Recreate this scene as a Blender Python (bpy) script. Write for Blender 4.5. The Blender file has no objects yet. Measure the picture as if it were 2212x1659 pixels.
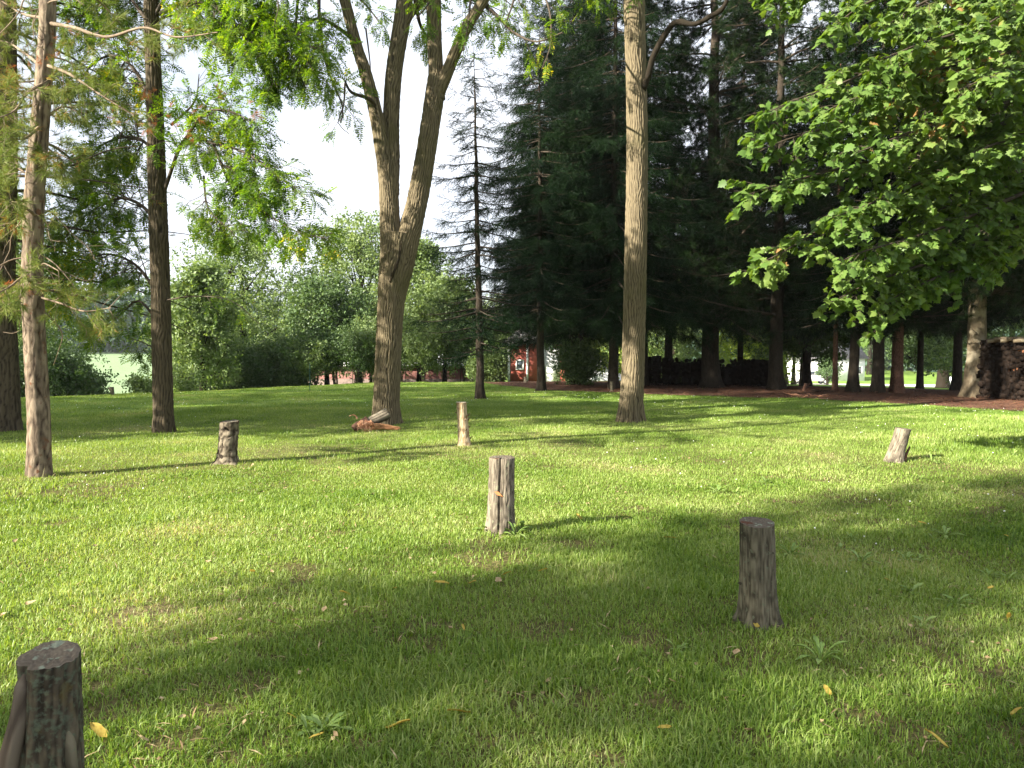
import bpy, math
import numpy as np
from mathutils import Vector

# ---------------------------------------------------------------- camera, world, sun
SC = bpy.context.scene
COL = SC.collection
H_EYE = 1.6
F_V = 1640.0                    # focal length in units of a 2212 px wide picture
HOR_V = 755.0                   # row of the horizon in that picture
PITCH = math.atan((829.5 - HOR_V) / F_V)
cam_d = bpy.data.cameras.new("Camera")
cam = bpy.data.objects.new("Camera", cam_d)
COL.objects.link(cam)
cam.location = (0, 0, H_EYE)
cam.rotation_euler = (math.pi / 2 - PITCH, 0, 0)
cam_d.sensor_width = 36.0
cam_d.lens = 36.0 * F_V / 2212.0
cam_d.clip_start = 0.05
cam_d.clip_end = 3000
SC.camera = cam

SUN_EL = math.radians(27)
SUN_DX, SUN_DY = -0.866, -0.5           # horizontal direction towards the sun
sun_d = bpy.data.lights.new("Sun", 'SUN')
sun_d.energy = 5.0
sun_d.angle = math.radians(0.55)
sun_d.color = (1.0, 0.93, 0.80)
sun = bpy.data.objects.new("Sun", sun_d)
COL.objects.link(sun)
_L = Vector((SUN_DX * math.cos(SUN_EL), SUN_DY * math.cos(SUN_EL), math.sin(SUN_EL)))
sun.rotation_euler = _L.to_track_quat('Z', 'Y').to_euler()
sun.location = (-30, -20, 30)

world = bpy.data.worlds.new("World")
SC.world = world
world.use_nodes = True
wn, wl = world.node_tree.nodes, world.node_tree.links
wn.clear()
w_out = wn.new('ShaderNodeOutputWorld')
w_bg = wn.new('ShaderNodeBackground')
w_sky = wn.new('ShaderNodeTexSky')
w_sky.sky_type = 'NISHITA'
w_sky.sun_disc = False
w_sky.sun_elevation = SUN_EL
w_sky.sun_rotation = math.atan2(SUN_DX, SUN_DY)
w_sky.air_density = 1.0
w_sky.dust_density = 1.5
w_bg.inputs['Strength'].default_value = 0.05
w_tc = wn.new('ShaderNodeTexCoord')
w_map = wn.new('ShaderNodeMapping')
w_map.inputs['Scale'].default_value = (1, 1, 2.6)
w_no = wn.new('ShaderNodeTexNoise')
w_no.inputs['Scale'].default_value = 2.2
w_no.inputs['Detail'].default_value = 7
w_no.inputs['Roughness'].default_value = 0.55
w_rmp = wn.new('ShaderNodeValToRGB')
w_rmp.color_ramp.elements[0].position = 0.30
w_rmp.color_ramp.elements[0].color = (0.45, 0.45, 0.45, 1)
w_rmp.color_ramp.elements[1].position = 0.58
w_rmp.color_ramp.elements[1].color = (1, 1, 1, 1)
w_mix = wn.new('ShaderNodeMix')
w_mix.data_type = 'RGBA'
w_mix.inputs[7].default_value = (5.9, 6.2, 6.8, 1)     # thin bright overcast
wl.new(w_tc.outputs['Generated'], w_map.inputs['Vector'])
wl.new(w_map.outputs['Vector'], w_no.inputs['Vector'])
wl.new(w_no.outputs['Fac'], w_rmp.inputs['Fac'])
wl.new(w_rmp.outputs['Color'], w_mix.inputs[0])
wl.new(w_sky.outputs['Color'], w_mix.inputs[6])
wl.new(w_mix.outputs[2], w_bg.inputs['Color'])
wl.new(w_bg.outputs['Background'], w_out.inputs['Surface'])

SC.view_settings.view_transform = 'Standard'
SC.view_settings.look = 'None'
SC.view_settings.gamma = 1.0
SC.view_settings.exposure = 2.2
SC.render.engine = 'CYCLES'
SC.cycles.max_bounces = 6
SC.cycles.diffuse_bounces = 3
SC.cycles.transmission_bounces = 3
SC.cycles.use_denoising = True

# ---------------------------------------------------------------- numbers
def R(seed): return np.random.default_rng(seed)

def P(u, v, d):
    """World point at forward distance d seen at (u, v) of the 2212x1659 picture."""
    x = (u - 1106.0) / F_V
    y = -(v - 829.5) / F_V
    cp, sp = math.cos(PITCH), math.sin(PITCH)
    wy = cp + y * sp
    wz = y * cp - sp
    return np.array([x / wy * d, d, H_EYE + wz / wy * d])

def smooth(a, b, x):
    t = np.clip((x - a) / (b - a), 0, 1)
    return t * t * (3 - 2 * t)

def _hash(ix, iy, iz):
    h = (ix * 374761393 + iy * 668265263 + iz * 2147483647 + 1013904223) & 0xFFFFFFFF
    h = ((h ^ (h >> 13)) * 1274126177) & 0xFFFFFFFF
    h = ((h ^ (h >> 16)) * 2246822519) & 0xFFFFFFFF
    return ((h ^ (h >> 15)) & 0xFFFFFF) / float(0xFFFFFF)

def noise(p):
    p = np.asarray(p, dtype=np.float64)
    i = np.floor(p).astype(np.int64)
    f = p - i
    f = f * f * (3 - 2 * f)
    r = 0
    for a in (0, 1):
        for b in (0, 1):
            for c in (0, 1):
                w = (f[..., 0] if a else 1 - f[..., 0]) * (f[..., 1] if b else 1 - f[..., 1]) * (f[..., 2] if c else 1 - f[..., 2])
                r = r + w * _hash(i[..., 0] + a, i[..., 1] + b, i[..., 2] + c)
    return r

def noise2(x, y, s, k=0.0):
    return noise(np.stack([x / s, y / s, np.full_like(x, k + 0.37)], -1))

def ground_z(x, y):
    x = np.asarray(x, dtype=np.float64); y = np.asarray(y, dtype=np.float64)
    d = np.hypot(x, y)
    az = np.degrees(np.arctan2(x, np.maximum(y, 1e-6) * 1.0 + (y < 0) * 0))
    az = np.clip(az, -70, 70)
    rim = np.interp(az, [-70, -34, -22, -12, -4, 8, 14, 24, 34, 70], [26, 27, 29.5, 34.5, 36, 35.5, 33, 31, 29, 30])
    e = np.maximum(d - rim, 0)
    drop = e * e / (e + 6.0)
    slope = np.interp(az, [-70, -10, 0, 8, 70], [0.075, 0.07, 0.06, 0.043, 0.043])
    z = -slope * drop
    z = np.maximum(z, -3.3) * 0.5 + np.where(z < -3.3, -3.3, z) * 0.5
    front = (y > 0)
    # the field on the left climbs again beyond the dip
    rise = smooth(-8, -16, az) * np.maximum(d - 85, 0) * 0.022 + smooth(-16, -8, az) * np.maximum(d - 130, 0) * 0.012
    z = np.where(front, z + np.minimum(rise, 6), -0.03 * np.maximum(d - 30, 0) * 0.5)
    bump = (noise2(x, y, 3.1) - 0.5) * 0.10 + (noise2(x, y, 0.9, 5) - 0.5) * 0.035
    return z + bump * np.clip(1.2 - d / 60, 0, 1)

def G(u, v, push=0.0):
    """Point of the lawn seen at (u, v)."""
    d = 5.0
    for _ in range(40):
        p = P(u, v, d)
        z = float(ground_z(p[0], p[1]))
        k = (H_EYE - z) / max(1e-6, (H_EYE - p[2]) / d)
        d = 0.5 * d + 0.5 * min(k, 60)
    p = P(u, v, d + push)
    return np.array([p[0], p[1], float(ground_z(p[0], p[1]))])

def GD(u, d):
    p = P(u, 700, d)
    return np.array([p[0], p[1], float(ground_z(p[0], p[1]))])

# ---------------------------------------------------------------- mesh building
class Acc:
    def __init__(s):
        s.v = []; s.q = []; s.t = []; s.n = 0; s.attr = []
    def add(s, v, q=None, t=None, a=None):
        v = np.asarray(v, dtype=np.float32).reshape(-1, 3)
        if q is not None and len(q): s.q.append(np.asarray(q, dtype=np.int64).reshape(-1, 4) + s.n)
        if t is not None and len(t): s.t.append(np.asarray(t, dtype=np.int64).reshape(-1, 3) + s.n)
        s.v.append(v); s.n += len(v)
        s.attr.append(np.zeros(len(v), np.float32) if a is None else np.asarray(a, np.float32).reshape(-1))
    def mesh(s, name, smooth_=True, origin=(0, 0, 0), attr=False):
        v = np.concatenate(s.v) - np.asarray(origin, dtype=np.float32)
        q = np.concatenate(s.q) if s.q else np.zeros((0, 4), np.int64)
        t = np.concatenate(s.t) if s.t else np.zeros((0, 3), np.int64)
        me = bpy.data.meshes.new(name)
        me.vertices.add(len(v)); me.vertices.foreach_set('co', v.astype(np.float32).ravel())
        me.loops.add(q.size + t.size)
        me.loops.foreach_set('vertex_index', np.concatenate([q.ravel(), t.ravel()]).astype(np.int32))
        me.polygons.add(len(q) + len(t))
        st = np.concatenate([np.arange(len(q)) * 4, q.size + np.arange(len(t)) * 3]).astype(np.int32)
        me.polygons.foreach_set('loop_start', st)
        if smooth_: me.polygons.foreach_set('use_smooth', np.ones(len(q) + len(t), dtype=bool))
        me.update(calc_edges=True)
        if attr:
            at = me.attributes.new('ridge', 'FLOAT', 'POINT')
            at.data.foreach_set('value', np.concatenate(s.attr))
        return me

def thing(name, label, cat, loc=(0, 0, 0), group=None):
    o = bpy.data.objects.new(name, None)
    COL.objects.link(o)
    o.empty_display_size = 0.2
    o.location = [float(c) for c in loc]
    o['label'] = label; o['category'] = cat
    if group: o['group'] = group
    return o

def part(name, acc, mat, parent=None, smooth_=True, attr=False, label=None):
    """acc is in world coordinates; the part hangs under the thing's Empty."""
    org = tuple(parent.location) if parent is not None and parent.type == 'EMPTY' else (0, 0, 0)
    if parent is not None and parent.parent is not None: org = tuple(parent.parent.location)
    me = acc.mesh(name, smooth_, org, attr)
    me.materials.append(mat)
    o = bpy.data.objects.new(name, me)
    COL.objects.link(o)
    if parent is not None: o.parent = parent
    if label: o['label'] = label
    return o

def solo(name, acc, mat, label, cat, loc, group=None, smooth_=True, attr=False):
    me = acc.mesh(name, smooth_, loc, attr)
    me.materials.append(mat)
    o = bpy.data.objects.new(name, me); COL.objects.link(o)
    o.location = [float(c) for c in loc]
    o['label'] = label; o['category'] = cat
    if group: o['group'] = group
    return o

def kind(o, k):
    o['kind'] = k
    return o

def copy_thing(o, loc, rotz, scale, label):
    c = o.copy(); COL.objects.link(c)
    c.location = [float(a) for a in loc]
    c.rotation_euler = (0, 0, rotz)
    c.scale = scale if hasattr(scale, '__len__') else (scale,) * 3
    c['label'] = label
    for ch in o.children:
        d = ch.copy(); COL.objects.link(d); d.parent = c
    return c

# ---- curves and tubes
def crv(pts, seg):
    """Catmull-Rom through pts (N x k), sampled about every seg metres."""
    pts = np.asarray(pts, dtype=float)
    if len(pts) == 2:
        n = max(2, int(np.linalg.norm((pts[1] - pts[0])[:3]) / seg) + 1)
        t = np.linspace(0, 1, n)[:, None]
        return pts[0] * (1 - t) + pts[1] * t
    ext = np.vstack([2 * pts[0] - pts[1], pts, 2 * pts[-1] - pts[-2]])
    out = []
    for i in range(1, len(ext) - 2):
        p0, p1, p2, p3 = ext[i - 1:i + 3]
        n = max(1, int(np.linalg.norm((p2 - p1)[:3]) / seg))
        t = (np.arange(n) / n)[:, None]
        out.append(0.5 * ((2 * p1) + (-p0 + p2) * t + (2 * p0 - 5 * p1 + 4 * p2 - p3) * t ** 2 + (-p0 + 3 * p1 - 3 * p2 + p3) * t ** 3))
    out.append(pts[-1:])
    return np.vstack(out)

def frames(c):
    t = np.gradient(c, axis=0)
    t /= np.linalg.norm(t, axis=1, keepdims=True) + 1e-9
    ref = np.array([1.0, 0, 0]) if abs(t[0][0]) < 0.8 else np.array([0, 1.0, 0])
    n = ref - t * (t @ ref)[:, None]
    n /= np.linalg.norm(n, axis=1, keepdims=True) + 1e-9
    b = np.cross(t, n)
    return t, n, b

def tube(acc, c, r, sides=6, cap=False, amp=0.0, bark=None, lobes=None):
    """c: N x 3 centre line, r: N radii."""
    c = np.asarray(c, float); r = np.asarray(r, float)
    _, n, b = frames(c)
    th = np.linspace(0, 2 * math.pi, sides, endpoint=False)
    ct, sn = np.cos(th), np.sin(th)
    rr = np.repeat(r[:, None], sides, 1)
    a = None
    if bark is not None:
        L = np.concatenate([[0], np.cumsum(np.linalg.norm(np.diff(c, axis=0), axis=1))])
        q = np.stack([ct[None, :] * rr, sn[None, :] * rr, np.repeat(L[:, None], sides, 1)], -1)
        a = bark(q)
        rr = rr + amp * (a - 0.5) * 2
    if lobes is not None:
        rr = rr * lobes(th[None, :], np.arange(len(c))[:, None] / max(1, len(c) - 1))
    v = c[:, None, :] + rr[..., None] * (n[:, None, :] * ct[None, :, None] + b[:, None, :] * sn[None, :, None])
    N = len(c)
    i = np.arange(N - 1)[:, None] * sides; j = np.arange(sides)[None, :]; k = (j + 1) % sides
    q = np.stack([i + j, i + k, i + sides + k, i + sides + j], -1).reshape(-1, 4)
    v = v.reshape(-1, 3)
    t = None
    if cap:
        v = np.vstack([v, c[-1:]]); m = N * sides
        base = (N - 1) * sides
        t = np.stack([base + np.arange(sides), base + (np.arange(sides) + 1) % sides, np.full(sides, m)], -1)
        if a is not None: a = np.concatenate([a.ravel(), [0.5]])
    acc.add(v, q, t, a if a is None else np.asarray(a).ravel())
    return v

def bark_furrow(sx=21.0, sz=3.0, seed=0.0):
    def f(q):
        w = noise(q * np.array([5, 5, 1.6]) + 7.1 + seed) - 0.5
        p = q * np.array([sx, sx, sz]) + w[..., None] * np.array([1.6, 1.6, 0.6]) + seed
        a = noise(p)
        b = noise(p * 2.1 + 31.0)
        rid = 1 - np.abs(2 * a - 1)
        rid = np.clip((1 - rid) * 1.7, 0, 1)
        return np.clip(0.75 * rid + 0.25 * b, 0, 1)
    return f

def bark_ridges(K=21.0, seed=0.0):
    def f(q):
        r = np.hypot(q[..., 0], q[..., 1]); th = np.arctan2(q[..., 1], q[..., 0])
        n = max(5, round(2 * math.pi * float(r.mean()) * K))
        w = (noise(q * np.array([6, 6, 3.2]) + seed) - .5) * 1.9 + (noise(q * np.array([15, 15, 7.0]) + 9 + seed) - .5) * 1.1
        a = np.abs(np.sin(n * th / 2 + w * math.pi))
        w2 = (noise(q * np.array([7, 7, 3.6]) + 40 + seed) - .5) * 2.4
        b = np.abs(np.sin(n * th / 2 + 1.1 + w2 * math.pi))
        g = noise(q * np.array([50, 50, 14.0]) + seed)
        return np.clip(.15 + .8 * np.minimum(a, b * .6 + .4) ** .8 * (.75 + .5 * g), 0, 1)
    return f

def bark_plates(sx=9.0, sz=4.0, seed=0.0):
    def f(q):
        p = q * np.array([sx, sx, sz]) + seed
        a = noise(p); b = noise(p * 2.3 + 11)
        return np.clip(0.25 + 1.1 * np.abs(2 * a - 1) * 0.8 + 0.3 * (b - 0.5), 0, 1)
    return f

# ---- templates of small leafy pieces: (verts, quads, tris)
def inst(acc, T, pos, X, roll=None, s=None, up=None):
    """copy template T to every pos with its +X axis along X."""
    tv, tq, tt = T
    pos = np.asarray(pos, float).reshape(-1, 3); X = np.asarray(X, float).reshape(-1, 3)
    n = len(pos)
    if n == 0: return
    X = X / (np.linalg.norm(X, axis=1, keepdims=True) + 1e-9)
    upv = np.tile([0, 0, 1.0], (n, 1)) if up is None else np.asarray(up, float)
    Y = np.cross(upv, X)
    bad = np.linalg.norm(Y, axis=1) < 0.05
    Y[bad] = np.cross(np.array([1.0, 0.2, 0]), X[bad])
    Y /= np.linalg.norm(Y, axis=1, keepdims=True)
    Z = np.cross(X, Y)
    if roll is not None:
        c, s_ = np.cos(roll)[:, None], np.sin(roll)[:, None]
        Y, Z = Y * c + Z * s_, Z * c - Y * s_
    M = np.stack([X, Y, Z], -1)
    if s is None: s = np.ones(n)
    V = np.einsum('nij,kj->nki', M, tv) * np.asarray(s)[:, None, None] + pos[:, None, :]
    off = (np.arange(n) * len(tv))[:, None, None]
    q = (tq[None] + off).reshape(-1, 4) if len(tq) else None
    t = (tt[None] + off).reshape(-1, 3) if len(tt) else None
    acc.add(V.reshape(-1, 3), q, t)

def kite(p, d, L, W, nrm, curl=0.0):
    d = d / np.linalg.norm(d)
    s = np.cross(nrm, d); s /= np.linalg.norm(s) + 1e-9
    nn = np.cross(d, s)
    return [p, p + d * L * 0.42 + s * W / 2 - nn * curl * L, p + d * L, p + d * L * 0.42 - s * W / 2 - nn * curl * L]

def pack(vs, qs, ts):
    return (np.array(vs, float).reshape(-1, 3), np.array(qs, np.int64).reshape(-1, 4), np.array(ts, np.int64).reshape(-1, 3))

def T_pinnate(seed, pairs=7, L=0.40):
    r = R(seed); vs = []; qs = []
    for k in range(pairs):
        x = L * (0.18 + 0.74 * k / (pairs - 1)); z = -0.18 * x * x / L
        for sd in (-1, 1):
            d = np.array([0.45, sd * 1.0, -0.12 + r.normal(0, 0.18)])
            LL = L * (0.27 if 0 < k < pairs - 1 else 0.2) * r.uniform(0.85, 1.12)
            nrm = np.array([0, sd * 0.25 + r.normal(0, 0.25), 1.0])
            b = len(vs); vs += kite(np.array([x, 0, z]), d, LL, LL * 0.40, nrm, 0.03); qs.append([b, b + 1, b + 2, b + 3])
    b = len(vs); vs += kite(np.array([L * 0.95, 0, -0.17 * L]), np.array([1, 0, -0.5]), L * 0.26, L * 0.09, np.array([0, 0.1, 1.0])); qs.append([b, b + 1, b + 2, b + 3])
    b = len(vs)
    vs += [np.array([0, -0.003, 0]), np.array([0, 0.003, 0]), np.array([L * 0.95, 0.002, -0.17 * L]), np.array([L * 0.95, -0.002, -0.17 * L])]
    qs.append([b, b + 1, b + 2, b + 3])
    return pack(vs, qs, [])

def T_maple(fold=0.18):
    """one lobed leaf about 1 long, along +X, with a stalk"""
    out = [(0.0, 0.0), (-0.05, 0.22), (0.12, 0.30), (0.10, 0.52), (0.32, 0.40), (0.50, 0.62), (0.56, 0.34), (0.72, 0.30), (0.78, 0.14), (1.0, 0.0)]
    vs = []; ts = []
    for (x, y) in out: vs.append([x, y, -fold * y - 0.18 * x * x])
    n = len(out)
    for (x, y) in out[1:-1]: vs.append([x, -y, -fold * y - 0.18 * x * x])
    c = len(vs); vs.append([0.35, 0, -0.02])
    loop = list(range(n)) + [n + k for k in range(n - 2)][::-1]
    for i in range(len(loop)): ts.append([loop[i], loop[(i + 1) % len(loop)], c])
    return pack(vs, [], ts)

def T_clump(seed, n=14, rad=0.3, leaf=0.12, flat=0.7):
    r = R(seed); vs = []; qs = []
    for _ in range(n):
        p = r.normal(0, 1, 3); p = p / np.linalg.norm(p) * rad * r.uniform(0.35, 1.0); p[2] *= flat
        d = r.normal(0, 1, 3) * np.array([1, 1, 0.6]) + p * 1.5
        nrm = r.normal(0, 0.55, 3) + np.array([0, 0, 0.9])
        L = leaf * r.uniform(0.7, 1.3)
        b = len(vs); vs += kite(p, d, L, L * 0.62, nrm, 0.05); qs.append([b, b + 1, b + 2, b + 3])
    return pack(vs, qs, [])

def T_tuft(seed, n=18, L=0.13, W=0.010, spread=0.8):
    """long pine needles fanning forward from a point"""
    r = R(seed); vs = []; ts = []
    for _ in range(n):
        x0 = r.uniform(-0.35, 0.35) * L
        a = r.uniform(0, 2 * math.pi); s = spread * r.uniform(0.25, 1.15)
        d = np.array([math.cos(s), math.sin(s) * math.cos(a), math.sin(s) * math.sin(a)])
        sd = np.cross(d, r.normal(0, 1, 3)); sd /= np.linalg.norm(sd)
        LL = L * r.uniform(0.75, 1.2)
        b = len(vs); p = np.array([x0, 0, 0]); vs += [p - sd * W / 2, p + sd * W / 2, p + d * LL]; ts.append([b, b + 1, b + 2])
    return pack(vs, [], ts)

def T_spray(seed, L=0.40, n=13, nl=0.060, W=0.014):
    """a spruce twig with needles on both sides and below"""
    r = R(seed); vs = []; ts = []; qs = []
    vs += [[0, -0.005, 0], [0, 0.005, 0], [L, 0.003, 0], [L, -0.003, 0]]; qs.append([0, 1, 2, 3])
    for k in range(n):
        x = L * (k + 0.5) / n; a = r.uniform(0, 2 * math.pi)
        d = np.array([0.75, math.cos(a), math.sin(a)]); d /= np.linalg.norm(d)
        sd = np.cross(d, [1, 0, 0]); sd /= np.linalg.norm(sd) + 1e-9
        sd = sd * 0.4 + np.array([1, 0, 0]) * 0.6
        l = nl * r.uniform(0.8, 1.3)
        b = len(vs); p = np.array([x, 0, 0]); vs += [p - sd * W, p + sd * W, p + d * l]; ts.append([b, b + 1, b + 2])
    base = [np.array(v, float) for v in vs]; q0, t0 = list(qs), list(ts)
    for (x0, an, rl, sc) in ((.22, .8, 1.2, .62), (.45, -.75, -1.0, .6), (.68, .7, .3, .45)):
        ca, sa, cr, sr = math.cos(an), math.sin(an), math.cos(rl), math.sin(rl); o = len(vs)
        for v in base:
            v = v * sc; y = v[0] * sa + v[1] * ca; x = v[0] * ca - v[1] * sa
            vs.append([x0 * L + x, y * cr - v[2] * sr, y * sr + v[2] * cr - abs(x) * .25])
        qs += [[i + o for i in q] for q in q0]; ts += [[i + o for i in t] for t in t0]
    return pack(vs, qs, ts)

# ---------------------------------------------------------------- materials
def newmat(name):
    m = bpy.data.materials.new(name); m.use_nodes = True
    m.node_tree.nodes.clear()
    return m, m.node_tree.nodes, m.node_tree.links

def ramp(nt, stops):
    r = nt.new('ShaderNodeValToRGB'); e = r.color_ramp.elements
    while len(e) < len(stops): e.new(0.5)
    for k, (p, c) in enumerate(stops):
        e[k].position = p; e[k].color = (*c, 1)
    return r

def m_leaf(name, stops, trans=0.35, tint=(1.25, 1.2, 0.55), rough=0.5, patch=0.0, patch_col=(0.2, 0.2, 0.05), scale=0.6):
    m, n, l = newmat(name)
    out = n.new('ShaderNodeOutputMaterial'); geo = n.new('ShaderNodeNewGeometry')
    r = ramp(n, stops)
    no = n.new('ShaderNodeTexNoise'); no.inputs['Scale'].default_value = scale; no.inputs['Detail'].default_value = 2
    l.new(geo.outputs['Position'], no.inputs['Vector'])
    ma = n.new('ShaderNodeMath'); ma.operation = 'MULTIPLY_ADD'; ma.inputs[1].default_value = 0.62
    ad = n.new('ShaderNodeMath'); ad.operation = 'MULTIPLY_ADD'; ad.inputs[1].default_value = 1.3; ad.inputs[2].default_value = -0.45
    l.new(no.outputs['Fac'], ad.inputs[0])
    l.new(geo.outputs['Random Per Island'], ma.inputs[0]); l.new(ad.outputs[0], ma.inputs[2])
    l.new(ma.outputs[0], r.inputs['Fac'])
    col = r.outputs['Color']
    pb = n.new('ShaderNodeBsdfPrincipled'); pb.inputs['Roughness'].default_value = rough
    pb.inputs['Specular IOR Level'].default_value = 0.08 if 'needles' in name else 0.3
    l.new(col, pb.inputs['Base Color'])
    tr = n.new('ShaderNodeBsdfTranslucent')
    mu = n.new('ShaderNodeMix'); mu.data_type = 'RGBA'; mu.blend_type = 'MULTIPLY'; mu.inputs[0].default_value = 1
    mu.inputs[7].default_value = (*tint, 1); l.new(col, mu.inputs[6]); l.new(mu.outputs[2], tr.inputs['Color'])
    mx = n.new('ShaderNodeMixShader'); mx.inputs[0].default_value = trans
    l.new(pb.outputs[0], mx.inputs[1]); l.new(tr.outputs[0], mx.inputs[2]); l.new(mx.outputs[0], out.inputs['Surface'])
    return m

def m_bark(name, dark, light, scale=(9, 9, 1.6), bump=0.5, use_ridge=True, moss=None, spots=None, dist=0.03):
    m, n, l = newmat(name)
    out = n.new('ShaderNodeOutputMaterial'); pb = n.new('ShaderNodeBsdfPrincipled')
    pb.inputs['Roughness'].default_value = 0.9; pb.inputs['Specular IOR Level'].default_value = 0.15
    tc = n.new('ShaderNodeTexCoord'); mp = n.new('ShaderNodeMapping'); mp.inputs['Scale'].default_value = scale
    l.new(tc.outputs['Object'], mp.inputs['Vector'])
    no = n.new('ShaderNodeTexNoise'); no.inputs['Scale'].default_value = 2.0; no.inputs['Detail'].default_value = 8; no.inputs['Roughness'].default_value = 0.65
    no.inputs['Distortion'].default_value = 0.6
    l.new(mp.outputs[0], no.inputs['Vector'])
    r = ramp(n, [(0.3, dark), (0.7, light)])
    if use_ridge:
        at = n.new('ShaderNodeAttribute'); at.attribute_name = 'ridge'
        a1 = n.new('ShaderNodeMath'); a1.operation = 'MULTIPLY_ADD'; a1.inputs[1].default_value = 0.75; a1.inputs[2].default_value = -0.1
        l.new(at.outputs['Fac'], a1.inputs[0])
        a2 = n.new('ShaderNodeMath'); a2.operation = 'MULTIPLY_ADD'; a2.inputs[1].default_value = 0.45
        l.new(no.outputs['Fac'], a2.inputs[0]); l.new(a1.outputs[0], a2.inputs[2]); l.new(a2.outputs[0], r.inputs['Fac'])
    else:
        l.new(no.outputs['Fac'], r.inputs['Fac'])
    col = r.outputs['Color']
    for (c, s, lo, hi, z) in ((moss or []) + (spots or [])):
        n2 = n.new('ShaderNodeTexNoise'); n2.inputs['Scale'].default_value = s; n2.inputs['Detail'].default_value = 5
        m2 = n.new('ShaderNodeMapping'); m2.inputs['Location'].default_value = (z, z * 2, z * 3)
        l.new(tc.outputs['Object'], m2.inputs['Vector']); l.new(m2.outputs[0], n2.inputs['Vector'])
        rr = ramp(n, [(lo, (0, 0, 0)), (hi, (1, 1, 1))]); l.new(n2.outputs['Fac'], rr.inputs['Fac'])
        mx = n.new('ShaderNodeMix'); mx.data_type = 'RGBA'; mx.inputs[7].default_value = (*c, 1)
        l.new(rr.outputs['Color'], mx.inputs[0]); l.new(col, mx.inputs[6]); col = mx.outputs[2]
    l.new(col, pb.inputs['Base Color'])
    bp = n.new('ShaderNodeBump'); bp.inputs['Strength'].default_value = bump; bp.inputs['Distance'].default_value = dist
    l.new(no.outputs['Fac'], bp.inputs['Height']); l.new(bp.outputs[0], pb.inputs['Normal'])
    l.new(pb.outputs[0], out.inputs['Surface'])
    return m

def m_flat(name, c1, c2, scale=3.0, rough=0.8, mapping=(1, 1, 1), metal=0.0, bump=0.0, spec=0.3):
    m, n, l = newmat(name)
    out = n.new('ShaderNodeOutputMaterial'); pb = n.new('ShaderNodeBsdfPrincipled')
    pb.inputs['Roughness'].default_value = rough; pb.inputs['Metallic'].default_value = metal
    pb.inputs['Specular IOR Level'].default_value = spec
    tc = n.new('ShaderNodeTexCoord'); mp = n.new('ShaderNodeMapping'); mp.inputs['Scale'].default_value = mapping
    no = n.new('ShaderNodeTexNoise'); no.inputs['Scale'].default_value = scale; no.inputs['Detail'].default_value = 6
    l.new(tc.outputs['Object'], mp.inputs['Vector']); l.new(mp.outputs[0], no.inputs['Vector'])
    r = ramp(n, [(0.35, c1), (0.65, c2)]); l.new(no.outputs['Fac'], r.inputs['Fac'])
    l.new(r.outputs['Color'], pb.inputs['Base Color'])
    if bump:
        bp = n.new('ShaderNodeBump'); bp.inputs['Strength'].default_value = bump; bp.inputs['Distance'].default_value = 0.02
        l.new(no.outputs['Fac'], bp.inputs['Height']); l.new(bp.outputs[0], pb.inputs['Normal'])
    l.new(pb.outputs[0], out.inputs['Surface'])
    return m

def m_siding(name, c1, c2, boards=6.0):
    """painted upright boards with thin dark joints"""
    m, n, l = newmat(name)
    out = n.new('ShaderNodeOutputMaterial'); pb = n.new('ShaderNodeBsdfPrincipled'); pb.inputs['Roughness'].default_value = 0.8
    tc = n.new('ShaderNodeTexCoord'); wv = n.new('ShaderNodeTexWave'); wv.bands_direction = 'X'; wv.inputs['Scale'].default_value = boards
    wv.inputs['Distortion'].default_value = 0.0
    l.new(tc.outputs['Object'], wv.inputs['Vector'])
    no = n.new('ShaderNodeTexNoise'); no.inputs['Scale'].default_value = 2.5; no.inputs['Detail'].default_value = 5
    l.new(tc.outputs['Object'], no.inputs['Vector'])
    r = ramp(n, [(0.3, c1), (0.7, c2)]); l.new(no.outputs['Fac'], r.inputs['Fac'])
    r2 = ramp(n, [(0.0, (0.35, 0.35, 0.35)), (0.12, (1, 1, 1))]); l.new(wv.outputs['Fac'], r2.inputs['Fac'])
    mx = n.new('ShaderNodeMix'); mx.data_type = 'RGBA'; mx.blend_type = 'MULTIPLY'; mx.inputs[0].default_value = 1
    l.new(r.outputs['Color'], mx.inputs[6]); l.new(r2.outputs['Color'], mx.inputs[7]); l.new(mx.outputs[2], pb.inputs['Base Color'])
    l.new(pb.outputs[0], out.inputs['Surface'])
    return m

M = {}
M['grass'] = m_leaf('grass_blades', [(0.0, (0.058, 0.120, 0.012)), (0.30, (0.135, 0.228, 0.028)), (0.58, (0.235, 0.325, 0.068)), (0.86, (0.36, 0.42, 0.15)), (1.0, (0.48, 0.40, 0.24))], 0.40, (1.3, 1.25, 0.45), 0.45, scale=0.55)
M['walnut_leaf'] = m_leaf('walnut_leaves', [(0.0, (0.03326, 0.08064, 0.008)), (0.5, (0.08316, 0.1546, 0.014)), (0.9, (0.1814, 0.2419, 0.02)), (1.0, (0.4536, 0.3629, 0.03))], 0.48, (1.7, 1.7, 0.45))
M['maple_leaf'] = m_leaf('maple_leaves', [(0.0, (0.0504, 0.103, 0.0189)), (0.5, (0.09856, 0.1702, 0.0336)), (0.96, (0.1624, 0.224, 0.0546)), (1.0, (0.2912, 0.168, 0.063))], 0.42, (1.45, 1.4, 0.45))
M['far_leaf'] = m_leaf('far_leaves', [(0.0, (0.0689, 0.1166, 0.0374)), (0.5, (0.1484, 0.212, 0.0748)), (1.0, (0.2438, 0.3074, 0.1265))], 0.36, (1.3, 1.3, 0.6), scale=0.35)
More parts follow.
